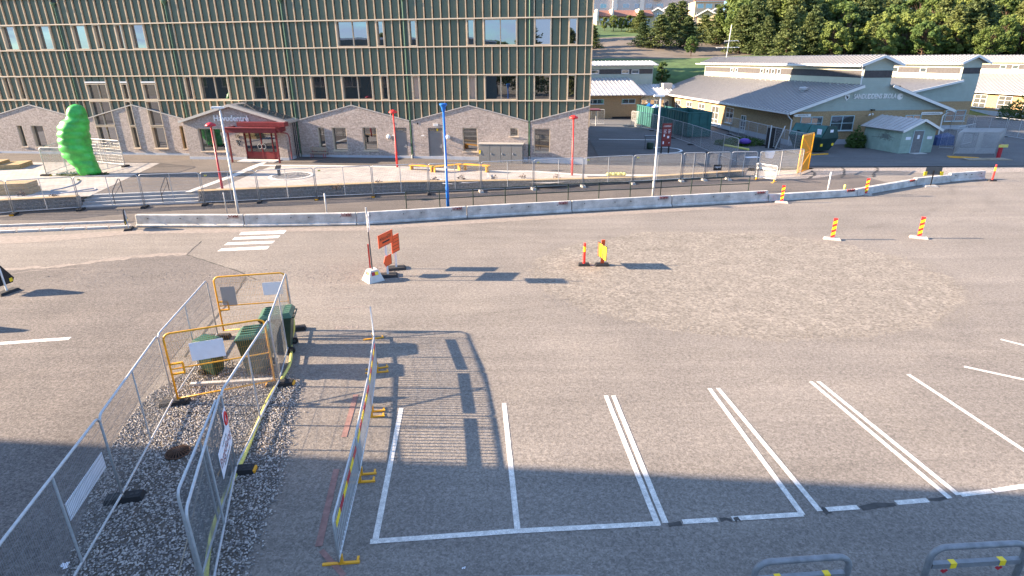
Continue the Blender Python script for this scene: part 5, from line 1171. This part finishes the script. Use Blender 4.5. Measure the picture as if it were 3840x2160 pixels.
for x0, x1, d, t_ in ((.75,2.35,-1,'HUVUDENTRÉ'),(14.05,16.2,1,None)):
    o = MB(); p = [(x0,-.08,2.80),(x1,-.08,2.80),(x1+.22,-.08,2.93),(x1,-.08,3.06),(x0,-.08,3.06)] if d > 0 else [(x1,-.08,2.80),(x1,-.08,3.06),(x0,-.08,3.06),(x0-.22,-.08,2.93),(x0,-.08,2.80)]
    o.prism(p, (0,-.03,0)); s_ = o.build('arrow_sign', 'white_paint', W1); text('arrow_text', t_, .20, 'black', s_, ((x0+x1)/2,-.115,2.93), (R(90),0,0), .001, sx=.82) if t_ else scribble('arrow_text', x0+.1, x1-.1, 2.87, 2.99, -.113, 'black', s_, 9)
o = MB(); o.box(8.55,8.85,-.3,-.05,3.30,3.42); o.build('lamp', 'black', W1); o = MB(); o.tube([(8.5,-.2,2.95),(8.3,-.3,2.85)], .08, 8); o.tube([(8.7,-.2,3.0),(8.75,-.3,2.9)], .08, 8); o.build('camera_dome', 'white_trim', W1)
o = MB(); o.lathe([(.32,0),(.32,.35),(.5,.4),(.5,.62),(.2,.7)], 14, (4.6,5.6,4.65)); o.build('roof_vent', 'galv', W1); o = MB(); o.box(-.1,1.3,36,38,3.4,4.7); o.build('vent_box', 'coping', W1)
# aerial mast on the far end
A_ = W1.matrix_basis @ Vector((8.3,33.5,8.2)); T = thing('aerial_mast', 'thin white aerial mast on the school roof ridge', 'antenna', A_)
o = MB(); o.tube([(0,0,-.1),(.25,0,4.6)], .05, 8); o.build('mast', 'white_paint', T); 
for z, w0, w1 in ((1.5,-1.6,1.7),(2.4,-.5,1.5)): o = MB(); o.tube([(w0,0,z),(w1,0,z+.05)], .035, 6); [o.tube([(x,-.3,z),(x,.3,z)], .015, 4) for x in (w0,w0*.5,w1*.3,w1*.6,w1)]; o.build('aerial', 'white_paint', T)
W2 = wing((45.0,72.0), 5.6, 'second school wing with pale clerestory behind the lettered gable', -4, 9.96, 7.7, 9.96, 30, right=False)
flat_window(W2, (8.2,0,1.0), 2.6, 1.3, 'y'); 
for y in (6,11,13.2,20,22): flat_window(W2, (7.67,y,6.38), 1.1, .62, 'x', 1, 1, 'white_trim')
o = MB(); o.tube([(7.0,14.5,7.4),(7.5,14.5,7.0),(7.6,14.5,5.6)], .06, 8); o.build('downpipe', 'white_trim', W2)
o = MB(); o.tube([(2.6,3,4.2),(2.6,3,5.0)], .14, 8); o.build('chimney_pipe', 'black', W2)
W3 = wing((74.2,78.0), 5.6, 'farthest school wing with a sunlit orange wall at the right edge', 0, 16, 6.5, 9.5, 34)
for y in (8.3,12.6,16.9,21): flat_window(W3, (0,y,.9), 2.3, 1.9, 'x', 3, 2, 'white_trim', 'glass_light')
for y in (8,10.4,19,21.2): flat_window(W3, (6.47,y,6.38), 1.1, .62, 'x', 1, 1, 'white_trim')
o = MB(); o.tube([(1.2,6,3.6),(1.2,6,4.6)], .12, 8); o.build('chimney_pipe', 'black', W3)
# low cross wing behind the containers
WL = thing('school_wing', 'low yellow brick wing with ribbed grey roof beside the green building', 'building', (11.5,89.0,0), R(5.6))
o = MB(); o.box(-14,7.6,0,9,-.1,3.35); o.build('brick_wall', 'brick_yellow', WL); o = MB(); o.box(-14,11.8,8.2,14,-.1,7.3); o.build('clerestory', 'siding', WL)
o = MB(); o.box(7.0,14.5,3,12,-.1,3.1); o.build('link_wall', 'siding_cream', WL)
def roofy(parent, y0, z0, y1, z1, x0, x1, step=.6):
    o = MB(); slab(o, (x0,y0,z0), (x1,y0,z0), (x1,y1,z1), (x0,y1,z1), .1); r_ = o.build('roof', 'roof_metal', parent); d = Vector((0,y1-y0,z1-z0)).normalized(); n_ = Vector((0,-d.z,d.y)); q = MB(); x = x0+.15
    while x < x1: q.bar(Vector((x,y0,z0))+n_*.12, Vector((x,y1,z1))+n_*.12, .05, .06, n_); x += step
    q.build('standing_seams', 'white_trim', r_)
roofy(WL, -.7, 3.3, 8.25, 5.4, -14, 8.1); roofy(WL, 7.4, 7.25, 11, 7.85, -14, 12.4); roofy(WL, 2.2, 3.05, 8.25, 4.4, 8.2, 15)
o = MB(); o.box(-14,11.7,8.15,8.19,6.05,6.75); o.build('grey_boarding', 'siding_grey', WL)
for x in (2.5,7.3,8.9): flat_window(WL, (x,8.16,6.1), 1.2, .58, 'y', 1, 1, 'white_trim', 'glass_light')
for x in (1.05,5.7): flat_window(WL, (x,0,2.15), 2.0, .66, 'y', 1, 2, 'trim_blue')
for x in (9,10.6,12.2): flat_window(WL, (x,3,1.0), 1.3, 1.5, 'y', 1, 2, 'white_trim', 'glass_light')
o = MB(); o.box(3.4,6.2,-.04,.02,0,.35); o.build('vent_grille', 'black', WL); o = MB(); o.tube([(8.0,-.6,3.2),(7.5,-.1,2.8),(7.5,-.1,0)], .06, 6); o.build('downpipe', 'steel_dark', WL)

# ------------------------------------------------------------------ containers, skip, shed, yard things
def container(p, rz, label, L=6.0, w=2.45, h=2.35, mt='container', lid=False):
    T = thing('container', label, 'container', p, rz, 'green roll-off containers'); t = .06
    for a in ((0,w,0,t),(0,w,L-t,L),(0,t,t,L-t),(w-t,w,t,L-t)): o = MB(); o.box(a[0],a[1],a[2],a[3],.15,h); o.build('side', mt, T)
    o = MB(); o.box(0,w,0,L,.12,.2); o.build('floor', mt, T)
    o = MB(); o.tube([(0,0,h),(w,0,h),(w,L,h),(0,L,h)], .07, 6, True); o.build('top_rail', mt, T)
    for k in range(9): 
        y = .2+(L-.4)*k/8
        for x in (-.07, w): o = MB(); o.box(x, x+.07, y-.05, y+.05, .2, h-.07); o.build('stiffener', mt, T)
    for k in range(3): o = MB(); x = .4+(w-.8)*k/2; o.box(x-.05, x+.05, -.07, 0, .2, h-.07); o.build('stiffener', mt, T)
    if lid: o = MB(); o.box(.02,w-.02,.02,L-.02,h+.08,h+.12); o.build('cover', 'steel_dark', T)
    return T
c1 = container(Vector((17.9,75.6,0)), R(9), 'open teal green container filled with rubbish, farther one', 6.4, h=2.5)
for k, (x, y, mt) in enumerate(((.6,1.5,'white_plastic'),(1.2,3.0,'blue_paint'),(1.7,2.0,'timber'),(.9,4.4,'blue_paint'),(1.6,4.6,'white_plastic'),(1.3,.8,'black'))):
    o = MB(); [rock(o, (x+rnd.uniform(-.3,.3), y+rnd.uniform(-.3,.3), 2.45+rnd.uniform(-.1,.15)), rnd.uniform(.3,.5), rnd) for _ in range(3)]; o.build('rubbish', mt, c1)
container(Vector((19.4,66.4,0)), R(7), 'dark green container standing nearer to the fence', 6.4, 2.7, 2.7, lid=False)
p = at(3072,579); T = thing('skip', 'dark green lidded skip in front of the lettered gable', 'skip', p, R(24)); T.scale = (1.12,1.12,1.18); L_ = 3.3; w = 1.9
o = MB(); o.hexa([(.25,.5,.15),(w-.25,.5,.15),(w-.25,L_-.5,.15),(.25,L_-.5,.15),(0,0,1.15),(w,0,1.15),(w,L_,1.15),(0,L_,1.15)]); o.build('tub', 'skip', T)
o = MB(); o.prism([(0,0,1.15),(w,0,1.15),(w*.80,0,2.0),(w*.36,0,2.1),(w*.30,0,2.05)], (0,L_,0)); o.build('hood', 'skip', T)
for k in range(2):
    o = MB(); y0 = .1+1.58*k; slab(o, (.02,y0,1.22), (.02,y0+1.5,1.22), (w*.29,y0+1.5,2.05), (w*.29,y0,2.05), .04); ld = o.build('lid', 'container', T); o = MB(); o.box(.12,.2,y0+.7,y0+.95,1.5,1.6); o.build('handle', 'black', ld)
o = MB(); o.box(.10,.14,.25,.65,1.45,1.85); o.build('label_plate', 'white_plastic', T); o = MB(); o.box(.8,1.15,-.02,-.006,1.6,1.8); o.build('label_plate', 'white_plastic', T)
for x in (.22, w-.42): o = MB(); o.box(x,x+.22,-.0+.2,.24,.55,.80); o.build('reflex', 'reflex_yellow', T)
T = thing('timber_beam', 'yellow timber beams lying below the lidded skip', 'timber', at(3030,584), R(15)); o = MB(); o.box(-.8,2.0,-.2,-.05,0,.15); o.build('beam', 'yellow', T); o = MB(); o.box(-.8,.3,.1,.25,0,.15); o.build('beam', 'yellow_pale', T)
# shed
a, b_, c = at(3367,578), at(3490,573), at(3240,553); SX = (b_-a).length; T = thing('shed', 'pale green boarded shed with grey door and small gable', 'shed', a, math.atan2((b_-a).y, (b_-a).x)); SL = 4.5
o = MB(); o.box(0,SX,0,SL,0,2.15); o.build('wall', 'shed_green', T)
o = MB(); o.prism([(0,0,2.15),(SX,0,2.15),(SX/2,0,2.95)], (0,SL,0)); o.build('gable', 'shed_green', T)
for x0, x1 in ((-.35,SX/2),(SX+.35,SX/2)):
    o = MB(); z0 = 2.15-.35*.8/(SX/2)+.02; slab(o, (x0,-.4,z0), (x1,-.4,2.97), (x1,SL+.3,2.97), (x0,SL+.3,z0), .06); rf = o.build('roof', 'roof_metal', T); q = MB(); [q.bar((x0,-.3+.55*k,z0+.09),(x1,-.3+.55*k,2.97+.09),.03,.05) for k in range(10)]; q.build('standing_seams', 'roof_metal', rf); o = MB(); o.bar((x0,-.42,z0),(x1,-.42,2.97),.04,.2); o.build('barge_board', 'white_trim', T)
o = MB(); o.box(1.2,2.2,-.04,-.002,.05,2.0); d = o.build('door', 'shed_door', T); o = MB(); o.box(1.6,1.85,-.05,-.042,1.3,1.65); o.build('notice', 'white_plastic', d); o = MB(); o.box(1.12,1.20,-.05,0,.0,2.06); o.box(2.2,2.28,-.05,0,.0,2.06); o.box(1.2,2.2,-.05,0,2.0,2.08); o.build('door_frame', 'trim_blue', T)
for x in (.45,2.7): o = MB(); o.box(x,x+.5,-.03,-.002,1.25,1.5); o.build('notice', 'white_plastic', T)
o = MB(); o.box(1.1,2.4,-.7,-.05,0,.08); o.build('door_step', 'concrete_pale', T)
o = MB()
for k in range(26): o.bar((-.012, 1.0+rnd.gauss(.9,.55), 1.35+rnd.gauss(0,.2)), (-.012, 1.0+rnd.gauss(.9,.55), 1.35+rnd.gauss(0,.2)), .004, .03)
o.build('graffiti', 'graffiti', T); o = MB(); o.box(-.015,-.002,1.5,2.2,1.2,1.55); o.build('graffiti', 'graffiti', T)
# information board and white ring
RC = at(2455,563,zp(13.7)+.03); o = MB(); pr = [(3.0,0),(3.0,.006)]
for k in range(48):
    g0_, g1_ = 2*math.pi*k/48, 2*math.pi*(k+1)/48; o.face([(r*math.cos(g), r*math.sin(g), 0) for r, g in ((1.75,g0_),(2.0,g0_),(2.0,g1_),(1.75,g1_))])
rg = struct(o.build('painted_ring', 'white_paint', None, loc=RC+Vector((.6,0,.008))))
q0, q1 = at(2190,524,.17), at(2456,528,.1); o = MB(); v = (q1-q0); nn = Vector((-v.y,v.x,0)).normalized()*.16; o.face([q0-nn, q1-nn, q1+nn, q0+nn]); struct(o.build('painted_line', 'white_paint', None, loc=(0,0,.09)))
p = at(2478,580,.12); T = thing('information_board', 'dark red information board with white writing on two posts', 'sign', p, R(12))
for x in (0, .72): o = MB(); o.box(x-.05,x+.05,-.05,.05,0,2.4); o.build('post', 'black', T)
o = MB(); o.box(-.10,.82,-.10,-.055,.75,2.75); bd = o.build('board', 'dark_red', T); scribble('board_text', .0, .72, 2.44, 2.56, -.105, 'white_paint', bd, 4)
for k, (x, z, w, h) in enumerate([(.1,2.15,.5,.05),(.1,2.02,.4,.05),(.1,1.90,.5,.05),(.1,1.6,.25,.25),(.85,2.15,.4,.05),(.85,2.02,.45,.05),(.85,1.9,.35,.05),(.75,1.45,.35,.25),(.05,.95,.22,.3),(1.1,1.0,.12,.12)]): o = MB(); o.box(x*.56,(x+w)*.56,-.106,-.101,z,z+h*.8); o.build('board_mark', 'white_plastic', bd)
p = at(2437,560,.12); T = thing('cart', 'dark bin on a small trolley frame by the painted ring', 'cart', p); o = MB(); o.lathe([(.26,0),(.34,.15),(.34,.6),(.25,.68)], 12); o.build('drum', 'bin_green', T); o = MB(); o.tube([(-.5,0,0),(-.5,0,1.2),(.6,0,1.25),(.6,0,0)], .03, 6); o.box(-.6,.7,-.3,.3,1.2,1.28); o.build('frame', 'steel_dark', T)
# heap of pipes and brush by the shaded wall
p = at(2740,552); T = thing('yellow_pipe', 'long yellow plastic pipe lying in front of the brush heap', 'pipe', at(2716,549)); q = at(2806,566)-at(2716,549); o = MB(); o.tube([(0,0,.12),(q.x,q.y,.12)], .12, 12); o.build('tube', 'hose_yellow', T)
T = thing('brush_heap', 'heap of green cut branches by the shaded wall', 'brush', at(2775,545)); tuft(T, 1300, 2.6, 1.3, .9, 'shrub_green', rnd, leaf=.28)
T = thing('purple_sack', 'purple sack on the brush heap', 'sack', at(2790,549)+Vector((0,0,.25))); o = MB(); o.lathe([(.3,0),(.6,.12),(.62,.3),(.35,.5),(.1,.55)], 12); ob = o.build('sack', 'purple', T, True)
T = thing('bucket', 'white plastic bucket on the shaded asphalt', 'bucket', at(2884,594)); o = MB(); o.lathe([(.3,0),(.42,.6),(.44,.6)], 14); o.build('tub', 'white_plastic', T); o = MB(); o.tube([(-.42,0,.55),(-.3,-.3,.35),(.3,-.3,.35),(.42,0,.55)], .012, 5); o.build('handle', 'galv', T)
T = thing('white_sheet', 'flat white board lying on the shaded asphalt', 'board', at(2820,592)+Vector((0,0,.03)), R(8)); o = MB(); o.box(-.6,.6,-.3,.3,0,.04); o.build('board', 'white_plastic', T)
T = thing('blue_tarp', 'blue tarpaulin over a pile beside the shed', 'tarpaulin', at(3530,545)); o = MB(); o.hexa([(-.9,-.5,0),(.9,-.5,0),(.9,.5,0),(-.9,.5,0),(-.8,-.4,.75),(.8,-.4,.95),(.6,.4,1.2),(-.7,.4,.9)]); o.build('tarp', 'blue_tarp', T)
for k, (a, b_) in enumerate([((3520,560),(3570,563)),((3575,556),(3640,540))]): T = panel(at(*a), at(*b_), ['rusty fence panel beside the blue tarpaulin','tilted fence panel behind the stacked panels'][k], None, foot=None)
T = thing('door_panel', 'dark open double door leaf leaning by the shaded wall', 'door', at(2868,558), R(-24)); o = MB(); o.box(0,1.3,.3,.36,.05,1.95); o.build('leaf', 'black', T); o = MB(); o.tube([(.3,.2,0),(.3,.2,2.2)], .05, 6); o.tube([(.9,.1,0),(1.5,.2,2.2)], .05, 6); o.build('prop', 'white_trim', T)
for k, (x, y) in enumerate([(2265,478),(2218,500)]): pass
T = thing('shrub', 'dark green bush beside the shed', 'shrub', at(3205,555)); tuft(T, 900, .9, .7, 2.0, 'shrub_green', rnd, leaf=.3); o = MB(); o.tube([(0,0,0),(.1,0,1)], .05, 6); o.build('stem', 'bark', T)
T = thing('shrub', 'bush in front of the farthest school wing', 'shrub', at(3820,450)); tuft(T, 1500, 3.0, 1.6, 3.2, 'shrub_green', rnd, leaf=.4); o = MB(); o.tube([(0,0,0),(.1,0,1.5)], .07, 6); o.build('stem', 'bark', T)
T = thing('roof_shelter', 'small red roofed bike shelter showing behind the brick corner', 'shelter', at(2222,475,.1)); o = MB(); o.box(-1.5,.9,-.5,1.5,2.0,2.15); o.build('roof', 'dark_red', T); [MBx.build('post', 'galv', T) for MBx in [(lambda m_: (m_.tube([(.4,0,0),(.4,0,2)], .05, 6), m_)[1])(MB())]]

# ------------------------------------------------------------------ houses on the hill
def on_hill(pxx, d):                                     # a point d metres out, straight below a given bearing
    v = FW*F_PX+RT*(pxx-1920)-UP*(215-1080); x = v.x/v.y*d; return Vector((x, d, hill_z(x, d)))
p0, p1 = on_hill(2180,245), on_hill(2590,245); AP = thing('apartment_block', 'pale grey apartment block on the hilltop', 'building', p0-Vector((0,0,3)), math.atan2((p1-p0).y, (p1-p0).x)); WA = (p1-p0).length
o = MB(); o.box(0,WA,0,12,-2,14.5); o.build('wall', 'apt_wall', AP)
wm_, pn_ = None, None
for r_ in range(4):
    for k in range(9):
        x = 2.2+k*(WA-4)/9; z = 4.6+2.9*r_; o = MB(); o.box(x,x+2.4,-.06,.02,z-.08,z+1.42); w = o.build('window', 'white_trim', AP); o = MB(); o.box(x+.1,x+1.15,-.075,-.065,z,z+1.34); o.box(x+1.25,x+2.3,-.075,-.065,z,z+1.34); o.build('pane', 'glass_far', w)
for x in (WA*.26, WA*.50): o = MB(); o.box(x,x+1.6,-1.0,-.07,2.0,14.4); o.build('stair_tower', 'house_white', AP)
for x in (WA*.62,):
    for z in (4.0,7.0,10): o = MB(); o.box(x,x+3,-1.3,-.08,z,z+1.0); o.build('balcony', 'apt_wall', AP)
p0, p1 = on_hill(2588,235), on_hill(2692,235); AY = thing('apartment_block', 'yellowish apartment block with red eave right of the grey one', 'building', p0-Vector((0,0,3)), math.atan2((p1-p0).y, (p1-p0).x)); w_ = (p1-p0).length
zt_ = height(Vector((0,235,0)), 2640, 5)-AY.location.z
o = MB(); o.box(0,w_,0,12,-2,zt_); o.build('wall', 'apt_yellow', AY); o = MB(); slab(o, (-.6,-.9,zt_), (w_+.6,-.9,zt_), (w_+.6,6,zt_+2.2), (-.6,6,zt_+2.2), .2); o.build('roof', 'roof_tile', AY)
for r_ in range(3):
    for k in range(3): x = .8+k*(w_-1)/3; z = zt_-2.3-2.9*r_; o = MB(); o.box(x,x+2.3,-.06,.02,z,z+1.5); w = o.build('window', 'white_trim', AY); o = MB(); o.box(x+.1,x+2.2,-.075,-.065,z+.1,z+1.4); o.build('pane', 'glass_far', w)
p0, p1 = on_hill(2232,183), on_hill(2440,183); RH = thing('row_house', 'low yellow row house with brown roof and wide windows', 'house', p0, math.atan2((p1-p0).y, (p1-p0).x)); w_ = (p1-p0).length
zb = height(Vector((0,183,0)), 2330, 100)-p0.z; ze_ = height(Vector((0,183,0)), 2330, 62)-p0.z; zr_ = height(Vector((0,189,0)), 2330, 42)-p0.z
o = MB(); o.box(0,w_,0,9,zb-3,ze_); o.build('wall', 'apt_yellow', RH); o = MB(); slab(o, (-.4,-.8,ze_-.1), (w_,-.8,ze_-.1), (w_,5,zr_), (-.4,5,zr_), .2); o.build('roof', 'roof_tile', RH)
for x in (-.2, w_*.25, w_*.72): o = MB(); o.box(x,x+.5,-1.2,5.2,ze_-1.2,zr_+.15); o.build('party_wall', 'house_white', RH)
for x, w in ((w_*.28,w_*.2),(w_*.50,w_*.2),(w_*.06,w_*.15),(w_*.76,w_*.18)):
    o = MB(); o.box(x,x+w,-.1,.02,ze_-2.2,ze_-.5); wd = o.build('window', 'white_trim', RH); n_ = 4
    for k in range(n_): o = MB(); o.box(x+w*k/n_+.08,x+w*(k+1)/n_-.08,-.13,-.105,ze_-2.1,ze_-.6); o.build('pane', 'glass_far', wd)
o = MB(); o.box(w_*.04,w_*.24,-1.4,-.15,ze_-3.6,ze_-2.5); o.build('balcony', 'white_trim', RH)
def gable_house(pxa, pxb, d, ybase, yeave, yapex, label, mt='house_white'):
    p0, p1 = on_hill(pxa, d), on_hill(pxb, d); T = thing('gable_house', label, 'house', p0, math.atan2((p1-p0).y, (p1-p0).x)-R(18), 'gabled houses on the hill'); w = (p1-p0).length
    zb, ze_, za = [height(Vector((0,d,0)), 2500, y)-p0.z for y in (ybase, yeave, yapex)]
    o = MB(); o.prism([(0,0,zb-3),(w,0,zb-3),(w,0,ze_),(w/2,0,za),(0,0,ze_)], (0,9,0)); o.build('wall', mt, T)
    for x0, x1 in ((-.6,w/2),(w+.6,w/2)): o = MB(); slab(o, (x0,-.6,ze_-.3), (x1,-.6,za+.05), (x1,9.4,za+.05), (x0,9.4,ze_-.3), .18); o.build('roof', 'roof_tile', T); o = MB(); o.bar((x0,-.65,ze_-.3),(x1,-.65,za+.05),.08,.35); o.build('barge_board', 'white_trim', T)
    o = MB(); o.box(w*.42,w*.56,-.06,.02,ze_-1.2,ze_+.1); wn_ = o.build('window', 'steel_dark', T); o = MB(); o.box(w*.44,w*.54,-.075,-.065,ze_-1.1,ze_); o.build('pane', 'glass_far', wn_)
gable_house(2425,2482,188,80,48,31,'pale gabled house left of the tall pines'); gable_house(2462,2512,205,72,42,28,'gabled house just behind the left pale one')
gable_house(2600,2668,182,100,58,38,'yellow gabled house between the pines on the right','apt_yellow'); gable_house(2640,2690,196,85,50,34,'gabled house behind the yellow one on the right')

# ------------------------------------------------------------------ trees
def pine_mesh(seed, h=10.0, spread_=2.3, n=2300, bare=.12, leaf=.42):
    rnd = random.Random(seed); o = MB(); t = MB()
    t.tube([(0,0,0),(.05,.03,h*.35),(-.05,.02,h*.7),(0,0,h*.96)], [.16,.13,.08,.02], 6)
    clumps = []
    for i in range(54):
        u = bare+(1-bare)*(i/54)**.95; r = spread_*(1-u)**.72*(.75+.35*rnd.random()); g = i*2.4+rnd.uniform(-.4,.4); z = h*u
        tip = Vector((r*math.cos(g), r*math.sin(g), z+rnd.uniform(-.2,.35))); t.tube([(0,0,z-.15), tip*.9+Vector((0,0,z*.1))], [.035,.01], 4, caps=False) if r > .5 else None
        for f in (.45,.75,1.0): clumps.append((Vector((tip.x*f, tip.y*f, z+(tip.z-z)*f)), .30+.30*(1-u)+.12*rnd.random()))
    for k in range(n):
        c, s = clumps[rnd.randrange(len(clumps))]; p = c+Vector((rnd.gauss(0,s*.55), rnd.gauss(0,s*.55), rnd.gauss(0,s*.38)))
        a = Vector((p.x*.35+rnd.gauss(0,1), p.y*.35+rnd.gauss(0,1), rnd.gauss(.55,.6))).normalized()*leaf*rnd.uniform(.6,1.1); b_ = Vector((rnd.gauss(0,1), rnd.gauss(0,1), rnd.gauss(0,1))).cross(a).normalized()*leaf*.26
        o.face([p-a*.5, p+b_, p+a*.5, p-b_])
    return t.mesh('trunk', 'bark', True), o.mesh('crown', 'needles')
def leaf_mesh(seed, h=9.0, rx=3.0, n=2600, leaf=.42, mt='leaves', z0=.25):
    rnd = random.Random(seed); o = MB(); t = MB(); t.tube([(0,0,0),(.1,0,h*.3),(-.05,.1,h*.6),(0,0,h*.85)], [.2,.16,.1,.03], 6); cl = []
    for i in range(64):
        u = rnd.random(); g = rnd.uniform(0,6.28); z = h*(z0+(1-z0)*u); r = rx*math.sqrt(max(.05, 1-((u-.42)/.62)**2))*rnd.uniform(.45,1.0); c = Vector((r*math.cos(g), r*math.sin(g), z)); cl.append((c, rx*rnd.uniform(.14,.29))); t.tube([(0,0,z*.7), c], [.06,.012], 4, caps=False)
    for k in range(n):
        c, s = cl[rnd.randrange(len(cl))]; d = Vector((rnd.gauss(0,1),rnd.gauss(0,1),rnd.gauss(0,.8))).normalized(); p = c+d*s*rnd.random()**.4
        a = (d+Vector((rnd.gauss(0,.8),rnd.gauss(0,.8),rnd.gauss(0,.8)))).orthogonal().normalized()*leaf*rnd.uniform(.6,1.1); b_ = a.cross(d+Vector((.1,.2,.3))).normalized()*leaf*.4
        o.face([p-a*.5, p+b_, p+a*.5, p-b_])
    return t.mesh('trunk', 'bark', True), o.mesh('crown', mt)
PN = [pine_mesh(20+k, 10, 2.3+.3*(k % 3), 4200, .06, .50) for k in range(4)]; LF = [leaf_mesh(40+k, 9, 2.8+.3*k, 5200, .44) for k in range(4)]
def tree(name, label, p, me, sc, rz, group=None, sy=None, href=10.0):
    T = thing(name, label, 'tree', p, rz, group); T.scale = (sc*(sy or 1), sc*(sy or 1), sc)
    link('trunk', me[0], T); link('crown', me[1], T); return T
PT = [(2401,132,39,168,1.1,'pine left of the row house end, top against its roof'),(2409,202,87,140,.95,'pine standing lowest on the left of the slope'),(2475,207,56,138,1.0,'broad pine in the middle of the bare slope'),(2515,172,12,152,1.0,'tall pine rising in front of the apartment block'),(2552,168,4,156,1.05,'tallest pine before the apartment block'),(2579,205,64,139,1.0,'pine at the right of the bare slope'),(2641,178,56,150,1.0,'pine behind the aerial mast'),(2222,200,96,140,.9,'dark pine at the corner of the green building'),(2690,196,40,146,1.0,'pine right of the aerial mast, edge of the wood')]
for k, (x, yb, yt, d, wd, lb) in enumerate(PT):
    q = on_hill(x, d); top = height(Vector((0,d,0)), x, yt); v = FW*F_PX+RT*(x-1920)-UP*((yb+yt)/2-1080); q.x = v.x/v.y*d; q.z = hill_z(q.x, d)-.2
    tree('pine_tree', lb, q, PN[k % 4], (top-q.z)/10, k*1.7, 'pines on the bare slope', wd*1.75*(150/d)**.3*(9.0/(top-q.z))**.35)
q = on_hill(2490,104); q.z = hill_z(q.x,104); tree('broadleaf_tree', 'small bright green tree on the shaded lawn behind the roofs', q, LF[0], .42, 1.0)
q = on_hill(2590,129); tree('broadleaf_tree', 'bright green bush at the foot of the slope left of the mast', q, LF[1], .42, 2.0)
for k, x in enumerate((2262,2295,2325,2350,2375)):
    q = on_hill(x, 172); tree('shrub', ORD[k]+' shrub from the left below the row house', q, LF[k % 3], .36+.06*(k % 2), k*2.1, 'shrubs below the row house')
rt_ = random.Random(77); cnt = 0
for row_, (d, n_, pine, s0, s1) in enumerate([(121,17,.45,.62,.85),(129,21,.5,.75,1.0),(137,22,.45,.85,1.1),(146,22,.5,.9,1.2),(156,22,.55,1.0,1.3),(167,22,.65,1.0,1.3),(180,22,.8,1.0,1.35)]):
    for k in range(n_):
        x = (2735 if row_ > 0 else 2900)+(1260 if row_ > 0 else 1080)*(k+rt_.uniform(.1,.9))/n_; dd = d+rt_.uniform(-4,4); q = on_hill(x, dd); pin = rt_.random() < pine
        if row_ >= 4 and rt_.random() < .30: continue
        sc = rt_.uniform(s0*.85, s1*1.08); q.z -= .3
        tree('pine_tree' if pin else 'broadleaf_tree', ('dark needled tree' if pin else 'paler leafy tree')+' in the dense wood behind the school roofs', q, PN[rt_.randrange(4)] if pin else LF[rt_.randrange(4)], sc*(1.08 if pin else 1.0), rt_.uniform(0,6.28), 'needled trees of the wood' if pin else 'leafy trees of the wood', 1.35 if pin else 1.1)
for k in range(34):
    q = Vector((-14+22*(k % 11)/10+rt_.uniform(-1.5,1.0), (133+rt_.uniform(-2,32)) if k < 11 else 97+1.4*(k-11)+rt_.uniform(-1,1), 0)); q.z = hill_z(q.x, q.y)-.3
    if q.x > 9: continue
    tree('pine_tree', 'pine on the slope hidden behind the green building, shading the bare ground', q, PN[k % 4], rt_.uniform(.9,1.3), k, 'pines hidden behind the green building', 1.3)
# trees across the car park behind the viewpoint, mirrored in the windows
for k in range(13):
    x = -62+10*k+rt_.uniform(-3,3); tree('pine_tree' if k % 3 else 'broadleaf_tree', ('tall pine' if k % 3 else 'leafy tree')+' behind the viewpoint, seen only mirrored in the windows', (x, -52+rt_.uniform(-8,8), 0), PN[k % 4] if k % 3 else LF[k % 3], rt_.uniform(1.15,1.75), k, 'pines behind the viewpoint' if k % 3 else 'leafy trees behind the viewpoint', 1.4)
# the block at the left, outside the picture, whose eave throws the shadow across the bays
T = thing('rendered_block', 'plain rendered block left of the car park, outside the picture, shading the parking bays', 'building', (-16.0, 10.10, 0), R(180-5.2))
o = MB(); o.box(0,46,.02,24,0,11.1); o.build('wall', 'rendered_wall', T); o = MB(); o.box(-.1,46,-.0,24,11.1,11.35); o.build('roof_edge', 'white_trim', T)
for k in range(9):
    for z in (1.2,4.6,8.0): window(T, 1.5+5*k, 4.0+5*k, z, z+1.7, -.06, .0, bars=(.5,), gl='glass_far')
